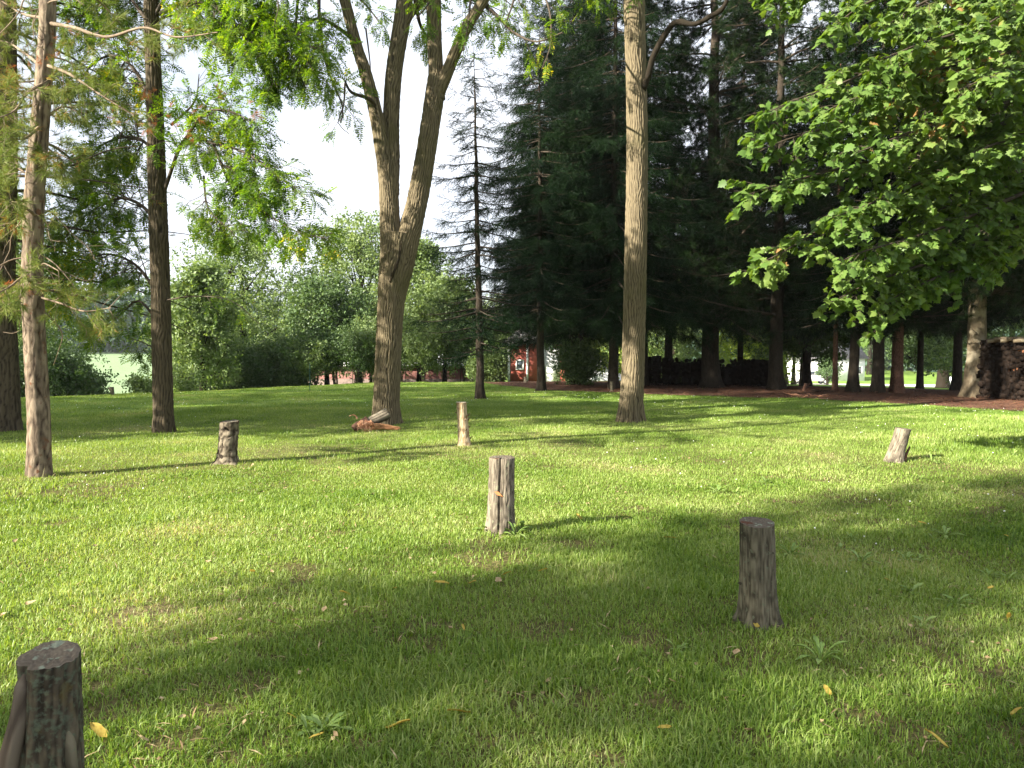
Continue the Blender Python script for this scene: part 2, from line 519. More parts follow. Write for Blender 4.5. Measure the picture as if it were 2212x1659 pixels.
M['far_leaf_dark'] = m_leaf('far_leaves_dark', [(0.0, (0.036, 0.072, 0.0253)), (0.5, (0.078, 0.132, 0.046)), (1.0, (0.144, 0.204, 0.07475))], 0.30, (1.3, 1.3, 0.6), scale=0.35)
M['far_leaf_lime'] = m_leaf('far_leaves_lime', [(0.0, (0.14, 0.22, 0.03)), (0.5, (0.24, 0.33, 0.05)), (1.0, (0.36, 0.42, 0.08))], 0.40, (1.3, 1.2, 0.5), scale=0.35)
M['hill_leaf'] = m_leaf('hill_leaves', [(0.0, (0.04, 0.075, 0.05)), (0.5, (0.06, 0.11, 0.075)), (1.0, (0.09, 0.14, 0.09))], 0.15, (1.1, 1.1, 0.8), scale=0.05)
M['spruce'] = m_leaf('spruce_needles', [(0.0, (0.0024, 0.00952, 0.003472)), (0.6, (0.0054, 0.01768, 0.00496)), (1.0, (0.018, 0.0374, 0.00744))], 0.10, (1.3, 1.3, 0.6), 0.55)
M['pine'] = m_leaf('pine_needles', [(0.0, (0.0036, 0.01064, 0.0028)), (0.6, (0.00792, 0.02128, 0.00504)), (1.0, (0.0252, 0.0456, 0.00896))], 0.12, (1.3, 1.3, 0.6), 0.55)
M['red_pine'] = m_leaf('red_pine_needles', [(0.0, (0.088, 0.1365, 0.02975)), (0.6, (0.165, 0.21, 0.051)), (0.86, (0.253, 0.2625, 0.0765)), (0.92, (0.352, 0.1365, 0.0425)), (1.0, (0.396, 0.147, 0.0425))], 0.25, (1.2, 1.15, 0.6), 0.5, scale=1.6)
M['brown_needles'] = m_leaf('dead_needles', [(0.0, (0.24, 0.08, 0.03)), (1.0, (0.42, 0.18, 0.07))], 0.25, (1.2, 1.0, 0.6), 0.6)
M['weed'] = m_leaf('weed_leaves', [(0.0, (0.12, 0.21, 0.04)), (1.0, (0.28, 0.36, 0.12))], 0.25, (1.2, 1.2, 0.6), 0.45, scale=3)
M['yellow_leaf'] = m_leaf('fallen_leaf_yellow', [(0.0, (0.16, 0.075, 0.02)), (0.35, (0.36, 0.24, 0.04)), (1.0, (0.46, 0.37, 0.08))], 0.25, (1.1, 1, 0.5), 0.7, scale=70)
M['tan_leaf'] = m_leaf('fallen_leaf_tan', [(0.0, (0.16, 0.10, 0.05)), (0.5, (0.30, 0.21, 0.11)), (1.0, (0.46, 0.37, 0.22))], 0.15, (1, 1, 0.8), 0.7, scale=60)
M['litter'] = m_leaf('dry_litter', [(0.0, (0.07, 0.028, 0.015)), (0.6, (0.15, 0.06, 0.03)), (1.0, (0.28, 0.15, 0.09))], 0.1, (1, 1, 0.8), 0.7, scale=2)
M['flower'] = m_flat('clover_white', (0.7, 0.7, 0.62), (0.8, 0.8, 0.74), 30)
M['bark_walnut'] = m_bark('walnut_bark', (0.0264, 0.0198, 0.012), (0.1518, 0.1221, 0.075), (13, 13, 2.2), 0.8, moss=[((0.0858, 0.0792, 0.033), 0.9, 0.56, 0.75, 3)], dist=0.02)
M['bark_dim'] = m_bark('grey_brown_bark', (0.018, 0.0138, 0.0088), (0.084, 0.066, 0.0418), (13, 13, 2.2), 0.7, dist=0.02)
M['bark_redpine'] = m_bark('red_pine_bark', (0.02181, 0.01213, 0.008075), (0.223, 0.1726, 0.1232), (9, 9, 3.5), 0.8, spots=[((0.126, 0.06064, 0.034), 11, 0.60, 0.68, 8)], dist=0.02)
M['bark_conifer'] = m_bark('conifer_bark', (0.01296, 0.0096, 0.0072), (0.054, 0.0424, 0.0304), (6, 6, 2.5), 0.6, use_ridge=False)
M['bark_white_pine'] = m_bark('white_pine_bark', (0.06, 0.045, 0.029), (0.18, 0.144, 0.0928), (6, 6, 2.5), 0.5, use_ridge=False, spots=[((0.228, 0.198, 0.1392), 2.0, 0.52, 0.60, 4)])
M['bark_rosy'] = m_bark('rosy_conifer_bark', (0.05, 0.024, 0.017), (0.20, 0.11, 0.075), (8, 8, 5), 0.7, use_ridge=False)
M['twig'] = m_flat('twig_bark', (0.035, 0.026, 0.018), (0.07, 0.052, 0.035), 9)
M['dead_twig'] = m_flat('dead_twig_bark', (0.1105, 0.0775, 0.0493), (0.2145, 0.1612, 0.1102), 9)
M['post_grey'] = m_bark('weathered_post_wood', (0.058, 0.04704, 0.03422), (0.2088, 0.1764, 0.1328), (10, 10, 3.6), 0.5, spots=[((0.0435, 0.0341, 0.02478), 5.0, 0.52, 0.74, 2), ((0.174, 0.1705, 0.1121), 26, 0.60, 0.66, 5)], dist=0.01)
M['post_dark'] = m_bark('dark_weathered_post_wood', (0.04875, 0.04083, 0.02701), (0.1625, 0.1415, 0.09605), (11, 11, 3.4), 0.5, spots=[((0.02275, 0.01844, 0.0132), 6.0, 0.52, 0.72, 6), ((0.13, 0.1383, 0.09004), 42, 0.58, 0.72, 1)], dist=0.01)
M['post_lichen'] = m_bark('lichen_covered_wood', (0.035, 0.028, 0.0198), (0.119, 0.098, 0.066), (11, 11, 3.9), 0.6, spots=[((0.0175, 0.014, 0.01056), 7.0, 0.50, 0.68, 6), ((0.091, 0.112, 0.0759), 55, 0.48, 0.70, 1), ((0.091, 0.0665, 0.0198), 11, 0.58, 0.75, 9)], dist=0.012)
M['post_slab'] = m_bark('bare_grey_wood', (0.072, 0.0551, 0.04125), (0.15, 0.1218, 0.09075), (14, 14, 2.3), 0.35, dist=0.006)
M['post_pale'] = m_bark('pale_barkless_wood', (0.2592, 0.175, 0.0924), (0.4464, 0.357, 0.2376), (9, 9, 4.2), 0.5, spots=[((0.1728, 0.091, 0.0396), 5, 0.58, 0.66, 4)], dist=0.01)
M['post_bark'] = m_bark('scaly_post_bark', (0.04208, 0.0319, 0.02105), (0.1963, 0.1642, 0.1184), (9, 9, 5), 0.8, spots=[((0.02103, 0.01548, 0.01053), 9, 0.58, 0.64, 4)], dist=0.02)
M['cut_grey'] = m_bark('grey_cut_face', (0.055, 0.04346, 0.033), (0.154, 0.1272, 0.095), (9, 9, 9), 0.7, spots=[((0.176, 0.1961, 0.145), 26, 0.60, 0.66, 3), ((0.0825, 0.0318, 0.0175), 9, 0.56, 0.66, 9)], dist=0.012)
M['cut_pale'] = m_flat('pale_cut_face', (0.36, 0.288, 0.192), (0.496, 0.424, 0.304), 14)
M['crack'] = m_flat('deep_crack', (0.018, 0.012, 0.009), (0.03, 0.02, 0.015), 9)
M['rotten'] = m_bark('reddish_rotten_wood', (0.16, 0.065, 0.030), (0.50, 0.27, 0.14), (3, 16, 16), 0.8, use_ridge=False, dist=0.02)
M['root'] = m_flat('rusty_roots', (0.35, 0.14, 0.07), (0.58, 0.33, 0.20), 20)
M['log_dark'] = m_bark('firewood_dark', (0.0048, 0.0033, 0.002), (0.021, 0.01265, 0.0085), (9, 9, 9), 0.6, use_ridge=False)  # colour darkened further to stand for shade on the right-hand stack
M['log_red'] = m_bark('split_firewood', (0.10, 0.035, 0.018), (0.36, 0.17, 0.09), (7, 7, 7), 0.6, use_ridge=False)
M['red_wall'] = m_siding('red_barn_boards', (0.2567, 0.0495, 0.033), (0.3708, 0.099, 0.066), 3.2)
M['shaded_red_wall'] = m_siding('shaded_red_barn_boards', (0.10, 0.035, 0.028), (0.19, 0.075, 0.06), 3.2)  # barn red made darker and greyer to stand for less light on the long barn
M['white_wall'] = m_flat('white_paint', (0.72, 0.72, 0.72), (0.82, 0.82, 0.82), 3, 0.6)
M['roof_grey'] = m_flat('grey_metal_roof', (0.50, 0.50, 0.52), (0.66, 0.66, 0.68), 2, 0.5)
M['roof_dark'] = m_flat('dark_shingle_roof', (0.10, 0.10, 0.11), (0.19, 0.18, 0.18), 5, 0.8)
M['glass'] = m_flat('dark_glass', (0.03, 0.04, 0.05), (0.06, 0.07, 0.08), 2, 0.08, spec=0.6)
M['stone'] = m_flat('limestone_base', (0.0891, 0.06615, 0.05544), (0.1535, 0.1134, 0.09576), 6, 0.9)
M['green_paint'] = m_flat('dark_green_paint', (0.010, 0.09, 0.06), (0.02, 0.12, 0.08), 6, 0.4)
M['tire'] = m_flat('black_rubber', (0.02, 0.02, 0.02), (0.04, 0.04, 0.04), 8, 0.8)
M['steel'] = m_flat('grey_steel', (0.30, 0.32, 0.34), (0.45, 0.47, 0.5), 5, 0.4, metal=0.4)
M['rust'] = m_flat('rust_leaf', (0.34, 0.12, 0.04), (0.48, 0.20, 0.07), 20)
M['asphalt'] = m_flat('grey_asphalt', (0.13, 0.13, 0.14), (0.20, 0.20, 0.21), 1.5, 0.9)
M['gravel'] = m_flat('pale_gravel', (0.55, 0.52, 0.48), (0.74, 0.70, 0.64), 2.0, 0.9)

def m_ground():
    m, n, l = newmat('lawn_soil')
    out = n.new('ShaderNodeOutputMaterial'); pb = n.new('ShaderNodeBsdfPrincipled'); pb.inputs['Roughness'].default_value = 0.95
    pb.inputs['Specular IOR Level'].default_value = 0.1
    geo = n.new('ShaderNodeNewGeometry')
    fine = n.new('ShaderNodeTexNoise'); fine.inputs['Scale'].default_value = 38; fine.inputs['Detail'].default_value = 8; fine.inputs['Roughness'].default_value = 0.7
    big = n.new('ShaderNodeTexNoise'); big.inputs['Scale'].default_value = 0.55; big.inputs['Detail'].default_value = 5
    l.new(geo.outputs['Position'], fine.inputs['Vector']); l.new(geo.outputs['Position'], big.inputs['Vector'])
    r1 = ramp(n, [(0.32, (0.035, 0.034, 0.012)), (0.52, (0.105, 0.092, 0.034)), (0.72, (0.21, 0.175, 0.08))])
    l.new(fine.outputs['Fac'], r1.inputs['Fac'])
    r2 = ramp(n, [(0.35, (0.14, 0.105, 0.055)), (0.65, (0.34, 0.27, 0.15))]); l.new(fine.outputs['Fac'], r2.inputs['Fac'])
    rb = ramp(n, [(0.58, (0, 0, 0)), (0.72, (.8, .8, .8))]); l.new(big.outputs['Fac'], rb.inputs['Fac'])
    mx = n.new('ShaderNodeMix'); mx.data_type = 'RGBA'
    l.new(rb.outputs['Color'], mx.inputs[0]); l.new(r1.outputs['Color'], mx.inputs[6]); l.new(r2.outputs['Color'], mx.inputs[7])
    # beyond the lawn the turf is seen from far off: plain grass green
    vl = n.new('ShaderNodeVectorMath'); vl.operation = 'LENGTH'; l.new(geo.outputs['Position'], vl.inputs[0])
    rf = n.new('ShaderNodeMapRange'); rf.inputs['From Min'].default_value = 10; rf.inputs['From Max'].default_value = 24
    l.new(vl.outputs['Value'], rf.inputs['Value'])
    r3 = ramp(n, [(0.3, (0.10, 0.175, 0.026)), (0.7, (0.18, 0.265, 0.05))]); l.new(big.outputs['Fac'], r3.inputs['Fac'])
    m3 = n.new('ShaderNodeMix'); m3.data_type = 'RGBA'
    l.new(rf.outputs[0], m3.inputs[0]); l.new(mx.outputs[2], m3.inputs[6]); l.new(r3.outputs['Color'], m3.inputs[7])
    l.new(m3.outputs[2], pb.inputs['Base Color'])
    bp = n.new('ShaderNodeBump'); bp.inputs['Strength'].default_value = 0.8; bp.inputs['Distance'].default_value = 0.03
    l.new(fine.outputs['Fac'], bp.inputs['Height']); l.new(bp.outputs[0], pb.inputs['Normal'])
    l.new(pb.outputs[0], out.inputs['Surface'])
    return m
M['ground'] = m_ground()
M['field'] = m_flat('bean_field', (0.13, 0.21, 0.085), (0.20, 0.27, 0.14), 0.6, 0.9, (1, 6, 1))
M['mulch'] = m_flat('needle_litter', (0.055, 0.024, 0.014), (0.17, 0.08, 0.045), 9, 0.95, bump=0.8)

# ---------------------------------------------------------------- ground sheets
def sheet_polar(rs, azs, lift=0.0, mask=None):
    a = Acc()
    rr, aa = np.meshgrid(rs, azs, indexing='ij')
    x = rr * np.sin(aa); y = rr * np.cos(aa)
    z = ground_z(x, y) + lift
    v = np.stack([x, y, z], -1).reshape(-1, 3)
    n, m = rr.shape
    i = np.arange(n - 1)[:, None] * m; j = np.arange(m - 1)[None, :]
    q = np.stack([i + j, i + j + 1, i + m + j + 1, i + m + j], -1).reshape(-1, 4)
    if mask is not None:
        c = v[q].mean(1)
        q = q[mask(c[:, 0], c[:, 1])]
    a.add(v, q)
    return a

rs = np.concatenate([[0.01], np.geomspace(0.4, 60, 190), np.geomspace(62, 900, 60)])
az = np.radians(np.linspace(-180, 180, 361))
g = part('ground', sheet_polar(rs, az), M['ground'])
kind(g, 'structure')

def field_mask(x, y):
    a = np.degrees(np.arctan2(x, y)); d = np.hypot(x, y)
    return (d > 52)
kind(part('field', sheet_polar(np.geomspace(55, 420, 60), np.radians(np.linspace(-60, -13, 60)), 0.03), M['field']), 'structure')

def in_mulch(x, y):
    """0..1 how much needle litter lies at a point under the conifers"""
    d = np.hypot(x, y); a = np.degrees(np.arctan2(x, np.maximum(y, 0.01)))
    near = np.interp(a, [-6, -1, 2, 8, 14, 22, 30, 36], [40, 34, 29.5, 27.6, 26.4, 25.6, 23.7, 23.4])
    near = near + (noise2(x, y, 1.7, 9) - 0.5) * 1.6
    return smooth(0.0, 1.6, d - near) * smooth(44, 40, d) * smooth(-4.5, -1.0, a)
a_m = sheet_polar(np.arange(22.5, 44, 0.2), np.radians(np.arange(-5, 44, 0.25)), 0.012, lambda x, y: in_mulch(x, y) > 0.45)
kind(part('needle_bed', a_m, M['mulch']), 'structure')

def strip(p0, p1, w, lift):
    """a strip of road between two ground points"""
    p0 = np.array(p0, float); p1 = np.array(p1, float); n = 50
    t = np.linspace(0, 1, n)[:, None]; c = p0 * (1 - t) + p1 * t
    d = (p1 - p0) / np.linalg.norm(p1 - p0); s = np.array([-d[1], d[0]])
    a = Acc(); cols = []
    for k in np.linspace(-0.5, 0.5, 5):
        q = c + s * w * k; cols.append(np.stack([q[:, 0], q[:, 1], ground_z(q[:, 0], q[:, 1]) + lift], -1))
    v = np.stack(cols, 1).reshape(-1, 3)
    i = np.arange(n - 1)[:, None] * 5; j = np.arange(4)[None, :]
    a.add(v, np.stack([i + j, i + j + 1, i + 6 + j, i + 5 + j], -1).reshape(-1, 4))
    return a
kind(part('road', strip((8, 66), (90, 60), 6.0, 0.05), M['asphalt']), 'structure')
kind(part('driveway', strip((30, 98), (110, 84), 24.0, 0.06), M['gravel']), 'structure')
kind(part('gravel_yard', strip((6, 96), (34, 92), 22.0, 0.07), M['gravel']), 'structure')

# ---------------------------------------------------------------- grass
def grass():
    r = R(11)
    bands = [(1.7, 4.0, 13500), (4.0, 6.5, 9000), (6.5, 10, 5800), (10, 15, 3300), (15, 22, 1750), (22, 30, 900), (30, 38, 500)]
    HA = 0.70
    X = []; Y = []; LOD = []
    for (a, b, dens) in bands:
        n = int(dens * HA * (b * b - a * a))
        d = np.sqrt(r.uniform(a * a, b * b, n)); t = r.uniform(-HA, HA, n)
        X.append(d * np.sin(t)); Y.append(d * np.cos(t))
    x = np.concatenate(X); y = np.concatenate(Y)
    d = np.hypot(x, y)
    # bare and worn places
    bare = smooth(0.58, 0.84, .55 * noise2(x, y, 0.5, 3) + .45 * noise2(x, y, 0.16, 8)) * 0.9
    for (u, v, rx) in BARE:
        c = G(u, v)
        bare = np.maximum(bare, .80 * smooth(1.2, 0.2, np.hypot(x - c[0], (y - c[1]) * 0.8) / rx + (noise2(x, y, .13, 4) - .5) * 1.9))
    keep = r.uniform(0, 1, len(x)) > np.maximum(bare, in_mulch(x, y) * 0.985)
    for (cx, cy, rr) in CLEAR: keep &= np.hypot(x - cx, y - cy) > rr
    x, y, d = x[keep], y[keep], d[keep]
    n = len(x)
    tall = smooth(0.50, 0.78, noise2(x, y, 0.55, 7)) * 0.7 + smooth(0.6, 0.85, noise2(x, y, 2.3, 13)) * 0.5
    h = (0.024 + 0.030 * r.random(n) + 0.062 * tall * r.random(n)) * (1 + 0.004 * d) * np.interp(d, [0, 5, 9], [1, 1, .82])
    for (cx, cy, rr) in CLEAR: tall = tall + .9 * np.exp(-((np.hypot(x - cx, y - cy) - rr) / .10) ** 2)
    h = h + .05 * np.maximum(tall - 1.0, 0) * r.random(n) + .03 * (tall > .9) * r.random(n)
    odd = r.random(n) < 0.012
    h[odd] *= r.uniform(1.4, 2.3, odd.sum())
    w = (0.0028 + 0.0026 * r.random(n) + 0.0035 * (r.random(n) < .12) + .0018 * tall) * np.maximum(1.0, (d / 5.0) ** 0.62)
    az_ = r.uniform(0, 2 * math.pi, n)
    lean = np.abs(r.normal(0.85, 0.5, n)).clip(0, 1.55)
    ld = np.stack([np.cos(az_), np.sin(az_), np.zeros(n)], -1)
    sd_a = az_ + math.pi / 2 + r.normal(0, 0.5, n)
    sd = np.stack([np.cos(sd_a), np.sin(sd_a), np.zeros(n)], -1)
    z = ground_z(x, y) - 0.004
    b = np.stack([x, y, z], -1)
    upz = np.array([0, 0, 1.0])
    l1 = lean * 0.45
    m_ = b + (ld * np.sin(l1)[:, None] + upz * np.cos(l1)[:, None]) * (h * 0.55)[:, None]
    l2 = np.minimum(lean * 1.55, 2.1)
    tp = m_ + (ld * np.sin(l2)[:, None] + upz * np.cos(l2)[:, None]) * (h * 0.55)[:, None]
    hw = (w / 2)[:, None]
    near = d < 11
    a = Acc()
    k = near
    V = np.stack([b[k] - sd[k] * hw[k], b[k] + sd[k] * hw[k], m_[k] + sd[k] * hw[k] * 0.85, m_[k] - sd[k] * hw[k] * 0.85, tp[k]], 1)
    o = (np.arange(len(V)) * 5)[:, None]
    a.add(V.reshape(-1, 3), np.array([[0, 1, 2, 3]]) + o, np.array([[3, 2, 4]]) + o)
    k = ~near
    V = np.stack([b[k] - sd[k] * hw[k], b[k] + sd[k] * hw[k], tp[k]], 1)
    o = (np.arange(len(V)) * 3)[:, None]
    a.add(V.reshape(-1, 3), None, np.array([[0, 1, 2]]) + o)
    ob = part('grass', a, M['grass'], smooth_=False)
    ob['label'] = 'short sunlit lawn grass with paler and browner patches'; ob['category'] = 'grass'
    kind(ob, 'stuff')

BARE = [(180, 1062, 0.8), (650, 972, 1.1), (1860, 1075, 0.5), (230, 1520, 0.2), (1430, 1520, 0.16), (900, 1385, 0.26), (1060, 1200, 0.4), (1220, 960, 0.6), (1600, 1430, 0.2), (1080, 870, 1.6), (1270, 868, 2.2), (886, 1376, .22), (1182, 1380, .2), (1399, 1391, .2), (1586, 1412, .16), (1427, 1524, .13), (1131, 1542, .14), (1283, 1506, .15), (1038, 1181, .3), (1052, 1600, .13), (1615, 1586, .14), (1900, 1560, .2), (520, 1500, .2), (370, 1610, .12), (760, 1620, .12), (2050, 1420, .22), (1300, 1640, .12), (300, 1330, .22)]
CLEAR = []
for (_u, _v, _r) in ((835, 915, .30), (352, 934, .23), (1362, 911, .33), (84, 1028, .18), (12, 930, .34), (1038, 861, .24)):
    _p = G(_u, _v); CLEAR.append((_p[0], _p[1], _r))

# ---------------------------------------------------------------- broadleaf limbs and leaves
def unit(v): return v / (np.linalg.norm(v) + 1e-9)

def shoots(wood, line, rad, r, n, L, start=0.25, sub=2, bias=(0, 0, 0.1), droop=0.25, spacing=0.13, keep=None, sides=4, flatten=1.0, thick=0.16):
    """grow side shoots along a limb; returns leaf places (pos, dir)"""
    out_p = []; out_d = []
    line = np.asarray(line); m = len(line)
    tt = np.gradient(line, axis=0)
    for k in range(n):
        t = start + (1 - start) * (k + r.random()) / n
        i = min(m - 1, int(t * (m - 1)))
        p0 = line[i]; tan = unit(tt[i])
        rv = r.normal(0, 1, 3) * np.array([1, 1, flatten]); rv = unit(rv - tan * (rv @ tan))
        d = unit(tan * r.uniform(0.45, 1.0) + rv * r.uniform(0.7, 1.1) + np.array(bias))
        ll = L * r.uniform(0.55, 1.1) * (1.15 - 0.5 * t)
        pts = [p0]; dd = d.copy(); ns = 5
        for s in range(ns):
            dd = unit(dd + r.normal(0, 0.16, 3) + np.array([0, 0, -droop * (s + 1) / ns]))
            pts.append(pts[-1] + dd * ll / ns)
        pts = np.array(pts)
        if keep is not None and not keep(pts[-1]): continue
        r0 = max(0.004, min(rad[i] * 0.45, ll * thick * 0.1))
        if wood is not None: tube(wood, pts, np.linspace(r0, 0.003, len(pts)), sides)
        cum = np.linspace(0, 1, len(pts))
        nl = max(2, int(ll * 0.75 / spacing))
        tl = r.uniform(0.3, 1.0, nl); tl[0] = 1.0
        for t2 in tl:
            j = min(len(pts) - 2, int(t2 * (len(pts) - 1))); f = t2 * (len(pts) - 1) - j
            q = pts[j] * (1 - f) + pts[j + 1] * f; td = unit(pts[j + 1] - pts[j])
            out_p.append(q); out_d.append(unit(td * 0.8 + r.normal(0, 0.55, 3) * np.array([1, 1, 0.6]) + np.array([0, 0, -0.1])))
        if sub > 0 and ll > 0.35:
            p2, d2 = shoots(wood, pts, np.linspace(r0, 0.003, len(pts)), r, max(2, int(ll * 3.2)), ll * 0.5, 0.3, sub - 1, (0, 0, 0.0), droop, spacing, keep, 3, flatten)
            out_p += p2; out_d += d2
    return out_p, out_d

def limb(pts_uvd, r0, r1, seg=0.15):
    c = np.array([list(P(u, v, d)) for (u, v, d) in pts_uvd])
    k = crv(c, seg)
    return k, np.linspace(r0, r1, len(k))

def put_leaves(acc, Ts, ps, ds, r, s0=0.8, s1=1.15, roll=0.5):
    ps = np.array(ps).reshape(-1, 3); ds = np.array(ds).reshape(-1, 3)
    pick = r.integers(0, len(Ts), len(ps))
    for k, T in enumerate(Ts):
        m = pick == k
        inst(acc, T, ps[m], ds[m], r.normal(0, roll, m.sum()), r.uniform(s0, s1, m.sum()))

TP = [T_pinnate(k, 7, 0.30) for k in (1, 2, 3, 4)]
TCw = [T_clump(s, 22, .55, .19) for s in (11, 12, 13)]
def overhead(acc, lobes, seed):
    r = R(seed)
    for (c, rad, n) in lobes:
        v = r.normal(0, 1, (n, 3)); v /= np.linalg.norm(v, axis=1, keepdims=True)
        p = np.array(c) + v * (rad * (.3 + .75 * r.random(n) ** .6))[:, None] * np.array([1.1, 1.1, .75])
        k = (noise(p * .8 + seed) > .40) & (p[:, 2] > 2.4 + .47 * p[:, 1])
        put_leaves(acc, TCw, p[k], v[k], r, .7, 1.2, 3)

TM = [T_maple(0.15), T_maple(0.35)]

# ---------------------------------------------------------------- the walnuts
def flare(n_, base, r):
    t = np.arange(n_)
    return 1 + base * np.exp(-t / r)

def walnut_trunk(acc, pts_uvdr, sides=130, seg=0.04, amp=0.022, fl=0.5, seed=0.0, flr=6.0):
    c4 = np.array([list(P(u, v, d)) + [w / F_V * d / 2] for (u, v, d, w) in pts_uvdr])
    k = crv(c4, seg)
    c = k[:, :3]; r = k[:, 3].copy()
    if fl: r = r * (1 + fl * np.exp(-np.arange(len(r)) / flr))
    sd = int(max(14, min(sides, r.mean() * 2 * math.pi / 0.012)))
    lob = None
    if fl:
        def lob(th, t): return 1 + 0.17 * np.exp(-t * 26) * np.sin(th * 5 + seed) + 0.09 * np.exp(-t * 26) * np.sin(th * 3 + 2 * seed) + .015 * np.sin(th * 2 + t * 9)
    tube(acc, c, r, sd, bark=bark_ridges(seed=seed), amp=amp * min(1, r.mean() / 0.2), lobes=lob)
    return c, r

# centre forked walnut ---------------------------------------------------
def forked_walnut():
    base = G(835, 915); d0 = base[1]
    t = thing('walnut_tree', 'large furrowed walnut tree that forks into several upright stems, broken log at its foot', 'tree', base, 'walnut trees on the lawn')
    wood = Acc(); d = d0
    walnut_trunk(wood, [(834, 925, d, 52), (834, 890, d, 52), (838, 780, d, 53), (843, 680, d, 54), (850, 600, d, 60), (858, 540, d, 66), (862, 505, d, 62)], seed=1.0)
    a1, ra = walnut_trunk(wood, [(848, 680, d, 30), (850, 600, d, 48), (846, 540, d, 46), (842, 470, d, 40), (839, 400, d, 38), (836, 350, d, 38)], fl=0, seed=2.0)
    l1, r1 = walnut_trunk(wood, [(838, 400, d, 36), (828, 340, d, 31), (813, 250, d - .1, 28), (790, 160, d - .2, 25), (768, 90, d - .2, 22), (742, -10, d - .3, 21), (700, -160, d - .5, 17), (630, -330, d - .8, 10)], fl=0, seed=3.0)
    l2, r2 = walnut_trunk(wood, [(843, 420, d, 36), (846, 340, d + .1, 33), (845, 250, d + .1, 33), (852, 150, d + .1, 33), (866, 60, d + .2, 33), (876, -20, d + .2, 31), (890, -200, d + .4, 24), (880, -400, d + .6, 14)], fl=0, seed=4.0)
    l3, r3 = walnut_trunk(wood, [(846, 720, d, 22), (855, 640, d, 40), (867, 575, d, 50), (882, 510, d, 48), (900, 440, d, 42), (915, 360, d, 40), (928, 280, d, 38), (940, 200, d, 38), (946, 165, d, 38)], fl=0, seed=5.0)
    l4, r4 = walnut_trunk(wood, [(944, 215, d, 34), (941, 140, d, 30), (938, 60, d, 29), (938, -30, d, 28), (945, -200, d, 22), (930, -420, d + .3, 12)], fl=0, seed=6.0)
    l5, r5 = walnut_trunk(wood, [(943, 205, d, 32), (962, 165, d - .1, 26), (985, 110, d - .2, 24), (1010, 55, d - .3, 23), (1045, 0, d - .3, 20), (1110, -110, d - .5, 15), (1190, -260, d - .8, 9)], fl=0, seed=7.0)
    l6, r6 = walnut_trunk(wood, [(868, 70, d + .2, 20), (885, 30, d + .2, 19), (915, 0, d + .4, 16), (960, -60, d + .6, 12)], fl=0, seed=8.0)
    # the scar and dead stub in the fork
    s_, rs_ = limb([(868, 520, d - .3), (862, 560, d - .33), (850, 590, d - .33), (842, 610, d - .3)], 0.018, 0.03); tube(wood, s_, rs_, 6)
    part('trunk', wood, M['bark_walnut'], t, attr=True)
    br = Acc(); lp = []; ld = []; r = R(21)
    lims = [
        ([(815, 240, d), (800, 215, d - .5), (760, 200, d - 1.2), (745, 175, d - 1.8)], .05, .02, 6, .7),
        ([(770, 90, d), (730, 60, d - .8), (690, 40, d - 1.4), (640, 60, d - 2)], .05, .015, 9, .9),
        ([(720, -100, d - .4), (690, -20, d - 1), (700, 120, d - 1.5), (740, 230, d - 1.8), (735, 265, d - 1.9)], .05, .012, 13, .8),
        ([(690, -120, d - .5), (650, -30, d - 1), (640, 60, d - 1.3), (655, 120, d - 1.6)], .05, .012, 10, .8),
        ([(744, -30, d), (790, 10, d - 1), (820, 50, d - 1.4)], .04, .01, 8, .6),
        ([(895, -10, d), (910, 60, d + .6), (940, 90, d + 1)], .05, .02, 8, .7),
        ([(1040, 5, d), (1075, 35, d - .5), (1110, 70, d - 1), (1160, 90, d - 1.4), (1215, 70, d - 1.7)], .045, .012, 4, .6),
        ([(1020, -40, d), (1010, 60, d - 1), (1000, 110, d - 1.2)], .03, .01, 5, .7),
        ([(1060, -60, d), (1110, -20, d - .7), (1090, 60, d - 1)], .04, .012, 8, .8),
        ([(950, -60, d), (930, 0, d - .8), (900, 40, d - 1)], .04, .012, 7, .6),
        ([(1120, -100, d), (1180, 0, d - 1), (1190, 90, d - 1.6), (1170, 150, d - 1.9)], .035, .008, 7, .6),
    ]
    for (pp, a, b, n, L) in lims:
        c, rr = limb(pp, a, b); tube(br, c, rr, 6)
        p2, d2 = shoots(br, c, rr, r, int(n * 1.05), L, 0.35, 1, (0, 0, -0.03), 0.24, 0.085)
        lp += p2; ld += d2
    # dead hanging sticks
    for pp in ([(790, 60, d), (800, 150, d + .2), (792, 200, d + .2), (812, 245, d + .3)], [(745, 180, d - 1.8), (742, 230, d - 2), (730, 265, d - 2), (755, 290, d - 2)]):
        c, rr = limb(pp, .02, .006); tube(br, c, rr, 5)
    # the crown above the picture
    for (c, rr) in ((l1, r1), (l2, r2), (l4, r4), (l5, r5), (l6, r6)):
        cc = c[int(len(c) * 0.55):]; r_ = rr[int(len(c) * 0.55):]
        p2, d2 = shoots(br, cc, r_, r, 10, 2.6, 0.1, 2, (0, 0, 0.15), 0.2, 0.30, keep=lambda q: q[2] > 8.6)
        lp += p2; ld += d2
    part('branches', br, M['twig'], t)
    lf = Acc(); put_leaves(lf, TP, lp, ld, r, 0.75, 1.15)
    overhead(lf, [((-3, 18.5, 13.2), 2.8, 420), ((0.5, 19.5, 13.5), 2.6, 330), ((-2, 19.5, 15.5), 3.0, 330)], 61)
    part('foliage', lf, M['walnut_leaf'], t)
    return t

